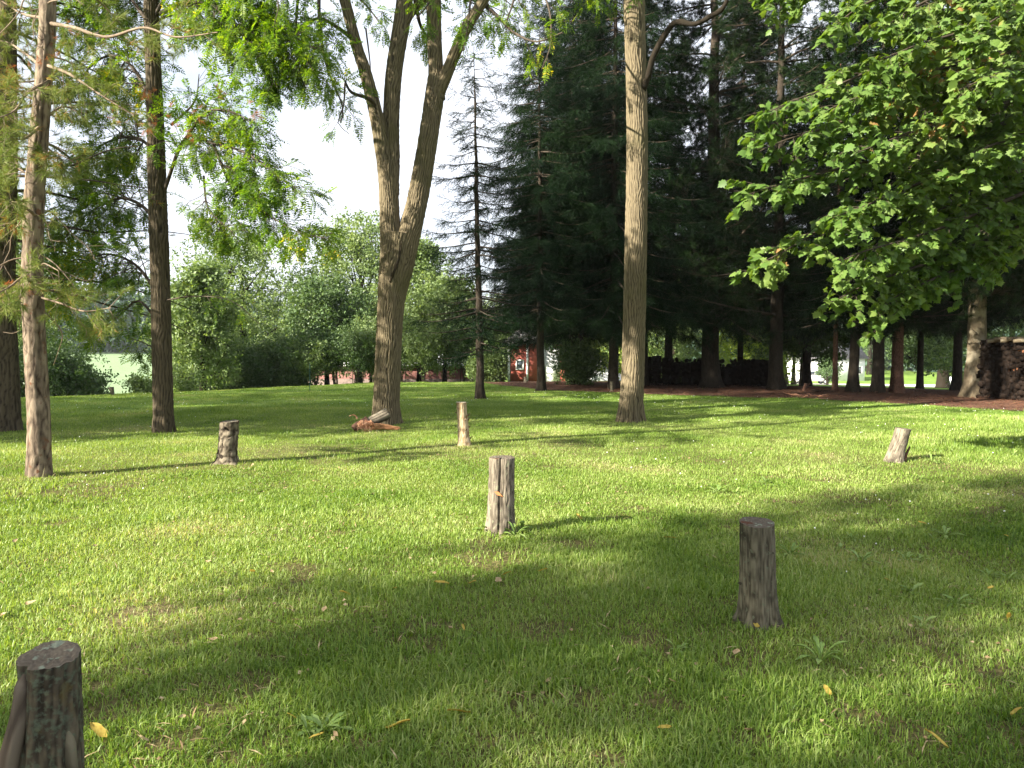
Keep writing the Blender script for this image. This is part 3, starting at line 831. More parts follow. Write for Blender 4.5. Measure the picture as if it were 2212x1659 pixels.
def left_walnut():
    base = G(352, 934); d = base[1]
    t = thing('walnut_tree', 'straight walnut tree with leafy limbs reaching right over the lawn, left of the forked one', 'tree', base, 'walnut trees on the lawn')
    wood = Acc()
    c, rr = walnut_trunk(wood, [(353, 945, d, 38), (352, 900, d, 38), (350, 780, d, 38), (346, 600, d, 37), (340, 420, d, 36), (336, 280, d, 33), (330, 120, d, 29), (326, 0, d, 27), (318, -200, d, 22), (310, -450, d, 14)], seed=12.0, fl=0.3)
    part('trunk', wood, M['bark_dim'], t, attr=True)
    br = Acc(); lp = []; ld = []; r = R(31)
    lims = [   # right hand limbs
        ([(345, 30, d), (400, 5, d - .6), (470, 15, d - 1.2), (540, 45, d - 1.8), (620, 85, d - 2.2), (700, 110, d - 2.4)], .09, .015, 34, .8),
        ([(460, 10, d - 1.2), (520, 70, d - 1.8), (560, 130, d - 2), (600, 190, d - 2.2)], .05, .01, 18, .8),
        ([(560, 60, d - 1.8), (640, 130, d - 2.2), (690, 170, d - 2.4)], .04, .01, 14, .7),
        ([(352, 420, d), (400, 300, d - .5), (460, 310, d - 1), (530, 330, d - 1.4), (600, 380, d - 1.8), (660, 430, d - 2)], .07, .012, 26, .75),
        ([(400, 300, d - .5), (450, 240, d - .9), (520, 250, d - 1.3), (560, 290, d - 1.6)], .05, .012, 16, .6),
        ([(460, 310, d - 1), (500, 400, d - 1.3), (560, 450, d - 1.6), (640, 500, d - 1.9), (710, 515, d - 2.1)], .05, .01, 26, .7),
        ([(440, 380, d - 1), (450, 450, d - 1.2), (500, 500, d - 1.5), (530, 540, d - 1.6)], .04, .01, 16, .6),
        ([(370, 270, d), (420, 220, d - .4), (430, 160, d - .8)], .05, .012, 8, .5),
        ([(350, 650, d), (420, 640, d - .5), (500, 650, d - .9), (560, 700, d - 1.2)], .03, .008, 3, .5),
        # left hand limbs
        ([(335, 240, d), (290, 150, d + .4), (240, 120, d + .8), (190, 150, d + 1.2), (150, 220, d + 1.5)], .08, .015, 28, .9),
        ([(338, 330, d), (300, 300, d + .3), (250, 300, d + .8), (200, 330, d + 1.2), (150, 400, d + 1.5)], .07, .012, 28, .9),
        ([(340, 480, d), (300, 440, d + .3), (250, 430, d + .7), (180, 470, d + 1.2), (120, 540, d + 1.6)], .07, .012, 30, .9),
        ([(345, 640, d), (290, 570, d + .3), (220, 550, d + .8), (150, 590, d + 1.2), (100, 640, d + 1.6)], .06, .012, 28, .9),
        ([(345, 700, d), (300, 650, d + .4), (260, 680, d + .6), (220, 710, d + 1), (190, 700, d + 1.5)], .05, .012, 12, .6),
        ([(347, 760, d), (310, 740, d + .4), (280, 730, d + .7)], .03, .01, 6, .45),
        ([(330, 60, d), (260, -20, d + .4), (200, 20, d + 1), (130, 60, d + 1.4)], .07, .012, 24, .9),
        ([(328, 0, d), (360, -80, d - .5), (420, -90, d - 1.2), (520, -60, d - 1.8), (600, 0, d - 2.2)], .07, .012, 24, .9),
        ([(328, 0, d), (290, -70, d + 1), (220, -90, d + 2), (120, -60, d + 3)], .07, .012, 18, .9),
        ([(600, -60, d - 2), (600, 20, d - 2.6), (590, 60, d - 2.9)], .02, .006, 6, .4),
    ]
    for (pp, a, b, n, L) in lims:
        k, rr2 = limb(pp, a * .55, b * .6); tube(br, k, rr2, 6)
        p2, d2 = shoots(br, k, rr2, r, int(n * 2.1), L, 0.14, 1, (0, 0, -0.0), 0.22, 0.07)
        lp += p2; ld += d2
    cc = c[int(len(c) * 0.62):]; r_ = rr[int(len(c) * 0.62):]
    p2, d2 = shoots(br, cc, r_, r, 26, 3.4, 0.05, 2, (0, 0, 0.1), 0.2, 0.34, keep=lambda q: q[2] > 8.2)
    lp += p2; ld += d2
    part('branches', br, M['twig'], t)
    lf = Acc(); put_leaves(lf, TP, lp, ld, r, 0.75, 1.1)
    overhead(lf, [((-7, 16.5, 12), 3.0, 420), ((-10, 17, 12), 3, 330), ((-7, 17.5, 15), 3, 300)], 62)
    part('foliage', lf, M['walnut_leaf'], t)

def bare_trunk_tree():
    base = G(1362, 911); d = base[1]
    t = thing('tall_tree', 'tall straight tree with pale sunlit furrowed trunk standing before the dark conifers', 'tree', base)
    wood = Acc()
    c, rr = walnut_trunk(wood, [(1362, 921, d, 48), (1363, 880, d, 46), (1367, 800, d, 46), (1371, 650, d, 45), (1374, 500, d, 44), (1376, 350, d, 43), (1375, 200, d, 42), (1371, 60, d, 42), (1370, -40, d, 40), (1372, -250, d, 32), (1380, -500, d, 18)], seed=22.0, fl=0.55, amp=0.018, flr=8)
    part('trunk', wood, M['bark_walnut'], t, attr=True)
    br = Acc(); r = R(41); lp = []; ld = []
    k, r2 = limb([(1382, 210, d), (1400, 165, d - .3), (1412, 120, d - .5), (1440, 70, d - .7), (1462, 48, d - .9), (1500, 52, d - 1.1), (1535, 35, d - 1.3), (1565, 12, d - 1.5), (1590, -60, d - 1.7)], .07, .035, 0.05)
    w2 = noise(k * 6) ; tube(br, k, r2 * (0.85 + 0.5 * w2), 10)
    cc = c[int(len(c) * 0.68):]; r_ = rr[int(len(c) * 0.68):]
    p2, d2 = shoots(br, cc, r_, r, 26, 3.2, 0.05, 2, (0, 0, 0.15), 0.15, 0.34, keep=lambda q: q[2] > 8.9)
    lp += p2; ld += d2
    part('branches', br, M['bark_dim'], t)
    lf = Acc(); put_leaves(lf, TP, lp, ld, r, 0.9, 1.25)
    overhead(lf, [((2.5, 16.7, 13), 3.2, 420), ((5, 18, 14), 2.8, 280), ((0.8, 18, 15.5), 3, 300), ((3, 15.5, 16.5), 2.8, 260)], 63)
    part('foliage', lf, M['walnut_leaf'], t)

# ---------------------------------------------------------------- red pine at the left
def left_red_pine():
    base = G(84, 1028); d = base[1]
    t = thing('red_pine', 'slender pine with pale flaky bark and dead curling twigs at the left', 'tree', base)
    wood = Acc()
    c4 = np.array([list(P(u, v, d)) + [w / F_V * d / 2] for (u, v, w) in [(85, 1040, 50), (84, 1000, 48), (84, 900, 44), (76, 760, 43), (70, 600, 41), (75, 420, 38), (88, 250, 34), (100, 100, 32), (104, 0, 31), (112, -200, 27), (120, -600, 18), (124, -900, 8)]])
    k = crv(c4, 0.025); c = k[:, :3]; rr = k[:, 3] * (1 + 0.18 * np.exp(-np.arange(len(k)) / 6.0))
    tube(wood, c, rr, 64, bark=lambda q: np.clip(.55 * bark_plates(22, 7, 3.0)(q) + .45 * bark_ridges(13, 4.0)(q), 0, 1), amp=0.008)
    part('trunk', wood, M['bark_redpine'], t, attr=True)
    br = Acc(); lp = []; ld = []; r = R(51)
    TT = [T_tuft(s, 26, 0.12, 0.0042, 0.85) for s in (1, 2, 3)]
    live = [
        ([(80, 640, d), (130, 655, d - .2), (180, 672, d - .4), (240, 665, d - .6)], .016),
        ([(78, 620, d), (50, 600, d - .5), (20, 620, d - .8), (-20, 640, d - 1)], .02),
        ([(78, 660, d), (40, 650, d + .3), (0, 640, d + .6)], .02),
        ([(84, 470, d), (40, 440, d - .4), (-10, 430, d - .8)], .02),
        ([(90, 270, d), (50, 300, d - .5), (10, 290, d - .8), (-30, 250, d - 1)], .02),
        ([(92, 260, d), (140, 230, d + .3), (190, 260, d + .5)], .02),
        ([(96, 150, d), (60, 120, d + .3), (10, 90, d + .6), (-40, 100, d + .9)], .025),
        ([(98, 140, d), (150, 160, d - .4), (210, 200, d - .7), (290, 250, d - .9)], .025),
        ([(102, 50, d), (160, 60, d - .3), (230, 80, d - .6), (310, 60, d - .9), (380, 80, d - 1.1), (470, 70, d - 1.3)], .028),
        ([(102, 40, d), (50, 30, d + .4), (0, 0, d + .8)], .025),
        ([(104, 0, d), (150, -30, d + .3), (210, 0, d + .6), (260, 50, d + .8)], .025),
        ([(95, 180, d), (60, 200, d - .6), (30, 240, d - 1), (-20, 260, d - 1.3)], .02),
        ([(88, 330, d), (120, 330, d - .3), (160, 350, d - .5)], .014),
        ([(84, 400, d), (50, 370, d + .4), (10, 350, d + .7)], .018),
    ]
    for (pp, r0) in live:
        k2, r2 = limb(pp, r0, .006, 0.06); tube(br, k2, r2, 6)
        p2, d2 = shoots(br, k2, r2, r, 20, .48, 0.2, 1, (0, 0, 0.05), 0.05, 0.055, thick=0.10)
        lp += p2; ld += d2
    # bare curling dead branches
    for k3 in range(46):
        z = r.uniform(0.05, 0.97); i = int(z * len(c) * 0.62) + int(len(c) * 0.17)
        i = min(i, len(c) - 1)
        a = r.uniform(0, 2 * math.pi); dd = np.array([math.cos(a), math.sin(a), r.uniform(-.2, .25)])
        pts = [c[i]]; L = r.uniform(.5, 1.5)
        for s in range(9):
            dd = unit(dd + r.normal(0, .22, 3) + np.array([0, 0, -.13 if s < 6 else .35])); pts.append(pts[-1] + dd * L / 9)
        pts = crv(np.array(pts), .05)
        tube(br, pts, np.linspace(r.uniform(.007, .013), .0025, len(pts)), 5)
        if r.random() < .75:
            shoots(br, pts, np.full(len(pts), .006), r, 3, L * .4, 0.3, 0, (0, 0, -.1), .3, .2)
    # the crown above the picture
    for z in np.linspace(.62, .98, 22):
        i = int(z * (len(c) - 1)); a = r.uniform(0, 2 * math.pi); L = 2.2 * (1.15 - z)  + .5
        dd = np.array([math.cos(a), math.sin(a), .2]); pts = [c[i]]
        for s in range(6): dd = unit(dd + r.normal(0, .12, 3) + np.array([0, 0, .02])); pts.append(pts[-1] + dd * L / 6)
        pts = crv(np.array(pts), .1); tube(br, pts, np.linspace(.025, .006, len(pts)), 5)
        p2, d2 = shoots(br, pts, np.full(len(pts), .01), r, 8, .6, .3, 1, (0, 0, .1), 0, .13, keep=lambda q: q[2] > 4.8)
        lp += p2; ld += d2
    part('branches', br, M['dead_twig'], t)
    lf = Acc(); put_leaves(lf, TT, lp, ld, r, .8, 1.25, 3)
    part('needles', lf, M['red_pine'], t)
    dl = Acc(); dp = [P(u, v, d - .3) for (u, v) in [(150, 60), (138, 90), (110, 110), (320, 200), (330, 195), (325, 260), (425, 240), (372, 262), (315, 275), (410, 290), (85, 130), (30, 640), (60, 620), (20, 610), (470, 190), (560, 245), (40, 150), (250, 250)]]
    dp = np.repeat(np.array(dp), 4, 0) + r.normal(0, .05, (72, 3))
    put_leaves(dl, TT, dp, r.normal(0, 1, (72, 3)) + np.array([0, 0, -.6]), r, .5, .9, 3)
    part('dead_needles', dl, M['brown_needles'], t)

def left_dark_pine():
    base = G(12, 930); d = base[1]
    t = thing('pine_tree', 'thick dark trunked pine cut off by the left edge behind the flaky barked one', 'tree', base)
    wood = Acc()
    walnut_trunk(wood, [(14, 945, d, 58), (12, 880, d, 56), (8, 760, d, 52), (5, 640, d, 46), (12, 450, d, 40), (16, 300, d, 36), (16, 0, d, 30), (20, -300, d, 20), (20, -600, d, 9)], sides=60, seed=33.0, fl=0.25)
    part('trunk', wood, M['bark_dim'], t, attr=True)
    br = Acc(); lp = []; ld = []; r = R(52); TT = [T_tuft(s, 16, 0.13, 0.006, 0.9) for s in (4, 5)]
    axis = crv(np.array([P(8, 640, d), P(14, 300, d), P(18, -200, d), P(20, -600, d)]), .1)
    for k in range(64):
        z = (k + r.random()) / 64; i = int(z * (len(axis) - 1)); a = r.uniform(0, 2 * math.pi); L = 3.4 * (1.1 - z * .8)
        dd = np.array([math.cos(a), math.sin(a), .1]); pts = [axis[i]]
        for s in range(6): dd = unit(dd + r.normal(0, .12, 3) + np.array([0, 0, -.03])); pts.append(pts[-1] + dd * L / 6)
        pts = crv(np.array(pts), .12); tube(br, pts, np.linspace(.035, .008, len(pts)), 5)
        p2, d2 = shoots(br, pts, np.full(len(pts), .012), r, 10, .7, .2, 1, (0, 0, .08), .02, .16, thick=.12)
        lp += p2; ld += d2
    part('branches', br, M['twig'], t)
    lf = Acc(); put_leaves(lf, TT, lp, ld, r, .9, 1.35, 3)
    part('needles', lf, M['red_pine'], t)

# ---------------------------------------------------------------- conifers of the grove
TS = [T_spray(s) for s in (1, 2, 3)]
def spruce(name, label, base, H, rb, prof, z0=0.6, step=0.38, per=5, dens=0.13, bark='bark_conifer', seed=0, hang=0.5, lean=0.0, sprays=1.0, leafm='spruce', group=None, bare_below=0.0):
    r = R(100 + seed)
    t = thing(name, label, 'tree', base, group)
    wood = Acc(); n = 26; z = np.linspace(-0.1, H, n)
    c = np.stack([base[0] + lean * z + r.normal(0, .01, n), base[1] + np.zeros(n), base[2] + z], -1)
    c = crv(c, .25)
    zz = (c[:, 2] - base[2]) / H
    rr = rb * np.clip(1 - zz, 0.02, 1) ** 0.85 * (1 + .45 * np.exp(-np.maximum(c[:, 2] - base[2], 0) / .28))
    tube(wood, c, rr, 20, bark=bark_plates(9, 5, seed), amp=.012, lobes=lambda th, tt: 1 + .12 * np.exp(-tt * 30) * np.sin(5 * th + seed))
    part('trunk', wood, M[bark], t, attr=True)
    br = Acc(); sp = []; sd = []
    zc = z0
    while zc < H - .15:
        f = zc / H
        m = max(3, int(r.normal(per, .8)))
        a0 = r.uniform(0, 6.28)
        for k in range(m):
            a = a0 + 6.28 * k / m + r.normal(0, .25)
            L = max(.18, prof(f) * r.uniform(.65, 1.15))
            h = np.array([math.cos(a), math.sin(a), 0]); s_ = np.array([-h[1], h[0], 0])
            nn = 8; tt = np.linspace(0, 1, nn)
            sag = -hang * L * .55 * tt ** 1.4 + .22 * L * tt ** 3 + .12 * L * tt * (f > .8)
            p = np.array([base[0] + lean * zc, base[1], base[2] + zc + r.normal(0, .08)]) + h * (L * tt)[:, None] + np.array([0, 0, 1]) * sag[:, None] + s_ * (r.normal(0, .06) * L * tt ** 2)[:, None]
            tube(br, p, np.linspace(.012 + .010 * L, .004, nn), 4)
            if zc < bare_below and r.random() < .7:
                q2, _ = shoots(br, p, np.full(nn, .01), r, int(L * 5), L * .28, .2, 0, (0, 0, -.05), .1, .3, thick=.07)
                if r.random() < .6: continue
            nt = max(4, int(1.6 * L / dens * sprays))
            ts = r.uniform(.18, 1, nt)
            for tv in ts:
                j = min(nn - 2, int(tv * (nn - 1))); fr = tv * (nn - 1) - j
                q = p[j] * (1 - fr) + p[j + 1] * fr
                side = r.choice([-1, 1])
                spread = L * .30 * (1 - tv * .6)
                # a drooping side twig made of two or three sprays end to end
                dv = unit(h * r.uniform(.3, 1) + s_ * side * r.uniform(.3, 1.1) + np.array([0, 0, -hang * r.uniform(.1, 1.3)]))
                ln = int(1 + spread / .26 * r.random())
                for e in range(min(ln, 4)):
                    sp.append(q); sd.append(dv)
                    q = q + dv * .27
                    dv = unit(dv + np.array([0, 0, -hang * .7]) + r.normal(0, .12, 3))
            sp.append(p[-1]); sd.append(unit(p[-1] - p[-2]))
        zc += step * r.uniform(.7, 1.3)
    part('branches', br, M['twig'] if bare_below == 0 else M['bark_conifer'], t)
    lf = Acc(); put_leaves(lf, TS, sp, sd, r, .8, 1.25, 3)
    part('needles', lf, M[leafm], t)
    return t

TW = [T_tuft(s, 22, 0.19, 0.012, 1.0) for s in (7, 8, 9)]
def white_pine(name, label, base, H, rb, prof, z0=2.6, step=0.8, per=5, bark='bark_conifer', seed=0, lean=0.0, group=None, dead=0):
    r = R(200 + seed)
    t = thing(name, label, 'tree', base, group)
    wood = Acc(); z = np.linspace(-0.1, H, 26)
    c = crv(np.stack([base[0] + lean * z + r.normal(0, .02, 26), base[1] + np.zeros(26), base[2] + z], -1), .25)
    zz = (c[:, 2] - base[2]) / H
    rr = rb * np.clip(1 - zz, 0.03, 1) ** 0.8 * (1 + .55 * np.exp(-np.maximum(c[:, 2] - base[2], 0) / .3))
    tube(wood, c, rr, 28, bark=bark_plates(9, 4, seed), amp=.014, lobes=lambda th, tt: 1 + .16 * np.exp(-tt * 40) * np.sin(4 * th + seed))
    part('trunk', wood, M[bark], t, attr=True)
    br = Acc(); sp = []; sd = []
    zc = z0
    while zc < H - .2:
        f = zc / H; m = max(3, int(r.normal(per, 1)))
        for k in range(m):
            a = r.uniform(0, 6.28); L = max(.4, prof(f) * r.uniform(.6, 1.15))
            dd = unit(np.array([math.cos(a), math.sin(a), r.uniform(0, .3)])); p = [np.array([base[0] + lean * zc, base[1], base[2] + zc])]
            for s in range(8):
                dd = unit(dd + r.normal(0, .10, 3) * np.array([1, 1, .5]) + np.array([0, 0, -.03 if s < 5 else .04])); p.append(p[-1] + dd * L / 8)
            p = np.array(p); tube(br, p, np.linspace(.018 + .012 * L, .006, 9), 5)
            p2, d2 = shoots(br, p, np.full(9, .012), r, int(4 + L * 4.0), .30 * L + .2, .2, 1, (0, 0, .05), .02, .17, flatten=.35, thick=.1)
            sp += p2; sd += d2
        zc += step * r.uniform(.6, 1.3)
    for k in range(dead):
        zc = r.uniform(1.6, 4.5); a = r.uniform(0, 6.28); L = r.uniform(.5, 2)
        dd = unit(np.array([math.cos(a), math.sin(a), r.uniform(-.1, .2)])); p = [np.array([base[0], base[1], base[2] + zc])]
        for s in range(6): dd = unit(dd + r.normal(0, .12, 3)); p.append(p[-1] + dd * L / 6)
        tube(br, np.array(p), np.linspace(.022, .005, 7), 5)
    part('branches', br, M['twig'], t)
    lf = Acc(); put_leaves(lf, TW, sp, sd, r, .8, 1.3, 3)
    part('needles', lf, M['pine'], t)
    return t

# ---------------------------------------------------------------- distant broadleaf trees
TC = [T_clump(s, 16, .34, .17) for s in (1, 2, 3, 4)]
TCn = [T_clump(s, 14, .26, .115) for s in (5, 6, 7)]
def crown_tree(name, label, base, H, W, seed, mat='far_leaf', trunk=0.2, low=0.18, lobes=16, n=1500, Tset=None, group=None, stems=1, bark='bark_dim', tall=1.0):
    r = R(300 + seed); t = thing(name, label, 'tree', base, group)
    w = Acc(); b = np.array(base, float)
    ps = []; ds = []
    centres = []
    for k in range(lobes):
        f = (k + .5) / lobes; zc = H * (low + (0.93 - low) * f)
        env = math.sin(math.pi * min(1, (f * .82 + .16))) ** .7
        a = k * 2.4 + r.normal(0, .4); rad = W * .5 * env * r.uniform(.35, .80)
        lr = W * .24 * r.uniform(.75, 1.3) * (0.55 + .6 * env)
        centres.append((b + np.array([math.cos(a) * rad, math.sin(a) * rad, zc]), lr))
    for s in range(stems):
        off = np.array([r.normal(0, .12), r.normal(0, .12), 0]) * (stems > 1) * 2
        top = b + np.array([r.normal(0, .3), r.normal(0, .3), H * .8]) + off * 3
        c = crv(np.array([b + off + [0, 0, -.3], b + off * 1.3 + [r.normal(0, .08), 0, H * .25], (b + top) / 2 + off + r.normal(0, .12, 3), top]), .3)
        tube(w, c, np.linspace(trunk, trunk * .15, len(c)) * (1 + .4 * np.exp(-np.arange(len(c)) / 1.5)), 10)
    for (cc, lr) in centres:
        j = int(np.clip((cc[2] - b[2]) / (H * .85) * .72, 0, .95) * (len(c) - 1))
        l_ = crv(np.array([c[j], (c[j] + cc) / 2 + [0, 0, -.12 * lr], cc]), .3)
        tube(w, l_, np.linspace(max(.02, trunk * .35), .015, len(l_)), 5)
        for q in range(5):
            e = cc + unit(r.normal(0, 1, 3)) * lr * .8
            tube(w, np.array([l_[-2], (cc + e) / 2 + r.normal(0, .1, 3), e]), [.02, .014, .006], 3)
        m = int(n / lobes)
        v = r.normal(0, 1, (m, 3)); v /= np.linalg.norm(v, axis=1, keepdims=True)
        rad = lr * (0.35 + 0.75 * r.random(m) ** .6)
        p = cc + v * rad[:, None] * np.array([1.1, 1.1, .8 * tall])
        # ragged: leave out part of the cloud
        kk = noise(p * 1.1 + seed) + .25 * r.random(m) > .50
        ps.append(p[kk]); ds.append((v + r.normal(0, .6, v.shape))[kk])
    part('trunk', w, M[bark], t)
    lf = Acc(); put_leaves(lf, Tset or TC, np.vstack(ps), np.vstack(ds), r, .75, 1.25, 3)
    part('crown', lf, M[mat], t)
    return t

def bush(name, label, base, H, W, seed, mat='far_leaf_dark', n=500, stems=7, Tset=None, group=None, cat='shrub', up=0.25):
    r = R(400 + seed); t = thing(name, label, cat, base, group); w = Acc(); b = np.array(base, float); ps = []; ds = []
    for s in range(stems):
        a = r.uniform(0, 6.28); e = b + np.array([math.cos(a) * W * .38 * r.uniform(.4, 1.1), math.sin(a) * W * .38 * r.uniform(.4, 1.1), H * r.uniform(.6, .95)])
        c = crv(np.array([b + [r.normal(0, .08), r.normal(0, .08), -.1], (b * .6 + e * .4) + [0, 0, H * .1], e]), .15)
        tube(w, c, np.linspace(.03, .008, len(c)), 5)
        m = int(n / stems); k = r.uniform(up, 1.05, m); i = np.clip((k * (len(c) - 1)).astype(int), 0, len(c) - 1)
        p = c[i] + r.normal(0, 1, (m, 3)) * W * .13 * np.array([1, 1, .8])
        p[:, 2] = np.maximum(p[:, 2], b[2] + .08)
        ps.append(p); ds.append(r.normal(0, 1, (m, 3)) + [0, 0, .2])
    part('stems', w, M['twig'], t)
    lf = Acc(); put_leaves(lf, Tset or TCn, np.vstack(ps), np.vstack(ds), r, .7, 1.2, 3)
    part('foliage', lf, M[mat], t)
    return t
# ---------------------------------------------------------------- wooden posts
def log_post(name, label, u, vb, vt, w_top, w_base, ut, mat, cutmat, seed, tilt=(0.0, 0.0), fl=0.12, amp=0.006, groove=None, bk=None, base=None, cat='post', squash=1.0, rough=0.05):
    b = G(u, vb) if base is None else base
    d = b[1]
    top = P(ut, vt, d); H = top[2] - b[2]
    rt, rbs = w_top / F_V * d / 2, w_base / F_V * d / 2
    t = thing(name, label, cat, b, 'cut log posts standing in the lawn')
    n = 70; z = np.linspace(-.08, 1, n)
    c = np.stack([b[0] + (top[0] - b[0]) * z, np.full(n, d), b[2] + H * z], -1)
    f = np.clip(z, 0, 1)
    rr = rt + (rbs - rt) * (1 - f) ** 1.8 + fl * rt * np.exp(-f / .09)
    a = Acc(); sides = 150
    th = np.linspace(0, 2 * math.pi, sides, endpoint=False)
    sh = 1 + .6 * rough * np.sin(2 * th + seed) + .6 * rough * np.sin(3 * th + 2 * seed) + rough * .5 * np.sin(5 * th + seed * 3)
    root = .16 * np.exp(-f / .10)[:, None] * (np.sin(4 * th + seed)[None, :] + .5 * np.sin(7 * th)[None, :]) * (fl > .05)
    if groove is not None:
        for (t0, wd, dp) in groove:
            x = (th[None, :] - t0 - .02 * np.sin(f * 9)[:, None] + math.pi) % (2 * math.pi) - math.pi
            root = root - dp * np.exp(-(x / wd) ** 2) * (.7 + .3 * f[:, None])
    q = np.stack([np.cos(th)[None, :] * rr[:, None], np.sin(th)[None, :] * rr[:, None], (f * H)[:, None] + 0 * th[None, :]], -1)
    bb = (bk or (lambda q_: .5 * bark_furrow(60, 9.0, seed)(q_) + .5 * noise(q_ * np.array([110, 110, 22]) + seed)))(q)
    rad = rr[:, None] * (sh[None, :] + root) + amp * (bb - .5) * 2
    # the cut is tilted: shear the upper rings
    dx, dy = tilt
    zx = np.cos(th)[None, :] * rad * math.tan(dx) + np.sin(th)[None, :] * rad * math.tan(dy)
    V = c[:, None, :] + np.stack([np.cos(th)[None, :] * rad, np.sin(th)[None, :] * rad * squash, zx * (f[:, None] ** 3)], -1)
    i = np.arange(n - 1)[:, None] * sides; j = np.arange(sides)[None, :]; k = (j + 1) % sides
    a.add(V.reshape(-1, 3), np.stack([i + j, i + k, i + sides + k, i + sides + j], -1).reshape(-1, 4), None, bb.ravel())
    part('log', a, M[mat], t, attr=True)
    ca = Acc(); rings = 12; cc = []; aa = []
    edge = V[-1]; ctr = edge.mean(0)
    for s in range(rings + 1):
        g_ = 1 - s / rings
        ring = ctr + (edge - ctr) * (g_ if g_ > 0 else 0.001)
        ring = ring + np.array([0, 0, 1]) * ((noise(ring * 90 + seed) - .5) * .012 * (1 if 0 < s else 0) + (0.003 if s > 0 else 0) - .008 * math.exp(-g_ / .2))[:, None]
        cc.append(ring); aa.append(.5 + .10 * np.sin(g_ * 40 + np.sin(3 * th)))
    W = np.stack(cc); i = np.arange(rings)[:, None] * sides
    ca.add(W.reshape(-1, 3), np.stack([i + j, i + k, i + sides + k, i + sides + j], -1).reshape(-1, 4), None, np.stack(aa).ravel())
    part('cut_top', ca, M[cutmat], t, attr=True)
    CLEAR.append((b[0], b[1], rbs * 1.02))
    return t, b, rt, H, top

def splinter(acc, p, dirv, L, r):
    k = crv(np.array([p, p + unit(dirv) * L * .5 + [0, 0, .004], p + unit(dirv) * L]), .01)
    tube(acc, k, np.linspace(r, r * .2, len(k)), 6)

# nearest post, cut off by the lower left corner
dn = 2.36
bn = P(100, 1415, dn); bn[2] = float(ground_z(bn[0], bn[1]))
t, b, rt, H, top = log_post('log_post', 'thick weathered grey log with lichen on its cut top, nearest the camera at lower left', 100, 1867, 1415, 118, 150, 108, 'post_lichen', 'cut_grey', 1.3, tilt=(-.04, .17), base=bn, fl=.12, groove=[(1.5 * math.pi - .50, .16, .16), (1.5 * math.pi + 1.05, .13, .12)], amp=.005)
sl = Acc()
k = crv(np.array([top + [-.045, -.052, -.03], top + [-.058, -.066, -.16], top + [-.095, -.085, -.34], top + [-.15, -.10, -.66]]), .015)
tube(sl, k, np.interp(np.arange(len(k)), [0, 3, len(k)], [.010, .026, .034]), 40, bark=bark_furrow(34, 4, 5), amp=.002)
part('side_slab', sl, M['post_slab'], t, attr=True)
sl = Acc()
k = crv(np.array([top + [.072, -.03, -.20], top + [.080, -.036, -.36], top + [.10, -.04, -.62]]), .015)
tube(sl, k, np.interp(np.arange(len(k)), [0, 5, len(k)], [.004, .016, .022]), 30, bark=bark_furrow(30, 2.5, 6), amp=.002)
part('side_slab', sl, M['post_dark'], t, attr=True)

# split post in the middle
t, b, rt, H, top = log_post('log_post', 'grey log post split by one long upright crack in the middle of the lawn', 1082, 1152, 988, 54, 60, 1085, 'post_grey', 'cut_grey', 2.1, tilt=(.0, .02), fl=.10, groove=[(1.5 * math.pi - .18, .050, .45), (1.5 * math.pi + .95, .07, .08)], amp=.0045)
lf_ = Acc(); q0 = top + [-rt * .62, -rt * .95, -H * .42]
inst(lf_, pack([[0, 0, 0], [.03, .016, .006], [.085, 0, 0], [.035, -.014, .006]], [[0, 1, 2, 3]], []), [q0], [[.8, -.1, -.45]], np.array([1.3]))
solo('dry_leaf', lf_, M['rust'], 'rust brown dead leaf stuck to the side of the split post', 'leaf', q0)

# right foreground post
t, b, rt, H, top = log_post('log_post', 'dark weathered log post with a flared foot, standing in shade at right foreground', 1638, 1345, 1128, 73, 84, 1635, 'post_dark', 'cut_grey', 3.7, tilt=(.02, .11), fl=.22, amp=.004, groove=[(1.5 * math.pi + .1, .5, .035)])
kn = Acc(); splinter(kn, b + [-rt * 1.15, -.02, H * .40], [-1, -.2, .2], .02, .008); part('branch_stub', kn, M['post_dark'], t)
kn = Acc(); splinter(kn, top + [rt * .7, -rt * .75, -H * .27], [.3, -1, -.2], .012, .007)
part('branch_stub', kn, M['post_dark'], t)

# stump with scaly bark, left
t, b, rt, H, top = log_post('log_post', 'short log post still in scaly bark with a spreading foot, left of the forked walnut', 490, 1000, 910, 40, 42, 496, 'post_bark', 'cut_grey', 4.4, tilt=(.05, .05), fl=.42, amp=.009, bk=bark_plates(20, 14, 4))
kn = Acc(); splinter(kn, top + [rt * .95, -.05, -.02], [.6, -.3, .7], .05, .018); part('branch_stub', kn, M['post_bark'], t)
kn = Acc(); splinter(kn, top + [-rt * .2, -rt, -.08], [0, -1, -.4], .03, .022)
part('branch_stub', kn, M['post_bark'], t)

# pale post with snags
t, b, rt, H, top = log_post('log_post', 'pale barkless log post with jagged snags down its right side', 1004, 962, 869, 22, 28, 997, 'post_pale', 'cut_pale', 5.2, tilt=(0, .02), fl=.16, amp=.006, rough=.07)
for (fx, fz, L, dr) in [(1.1, .68, .07, (.7, -.1, .8)), (1.1, .58, .08, (.6, 0, .9)), (1.15, .42, .05, (.8, -.1, .6)), (.5, .60, .05, (.4, -1, .2)), (-1.05, .76, .05, (-1, -.1, .1)), (-1.0, .62, .03, (-1, -.2, 0)), (1.3, .16, .07, (.6, -.2, .6)), (.6, .36, .08, (.2, -1, .5))]:
    kn = Acc(); splinter(kn, np.array([b[0] + (top[0] - b[0]) * fz + fx * rt * .9, b[1] - rt * (.2 if abs(fx) > .8 else .85), b[2] + H * fz]), dr, L, .014); part('branch_stub', kn, M['bark_rosy'], t)

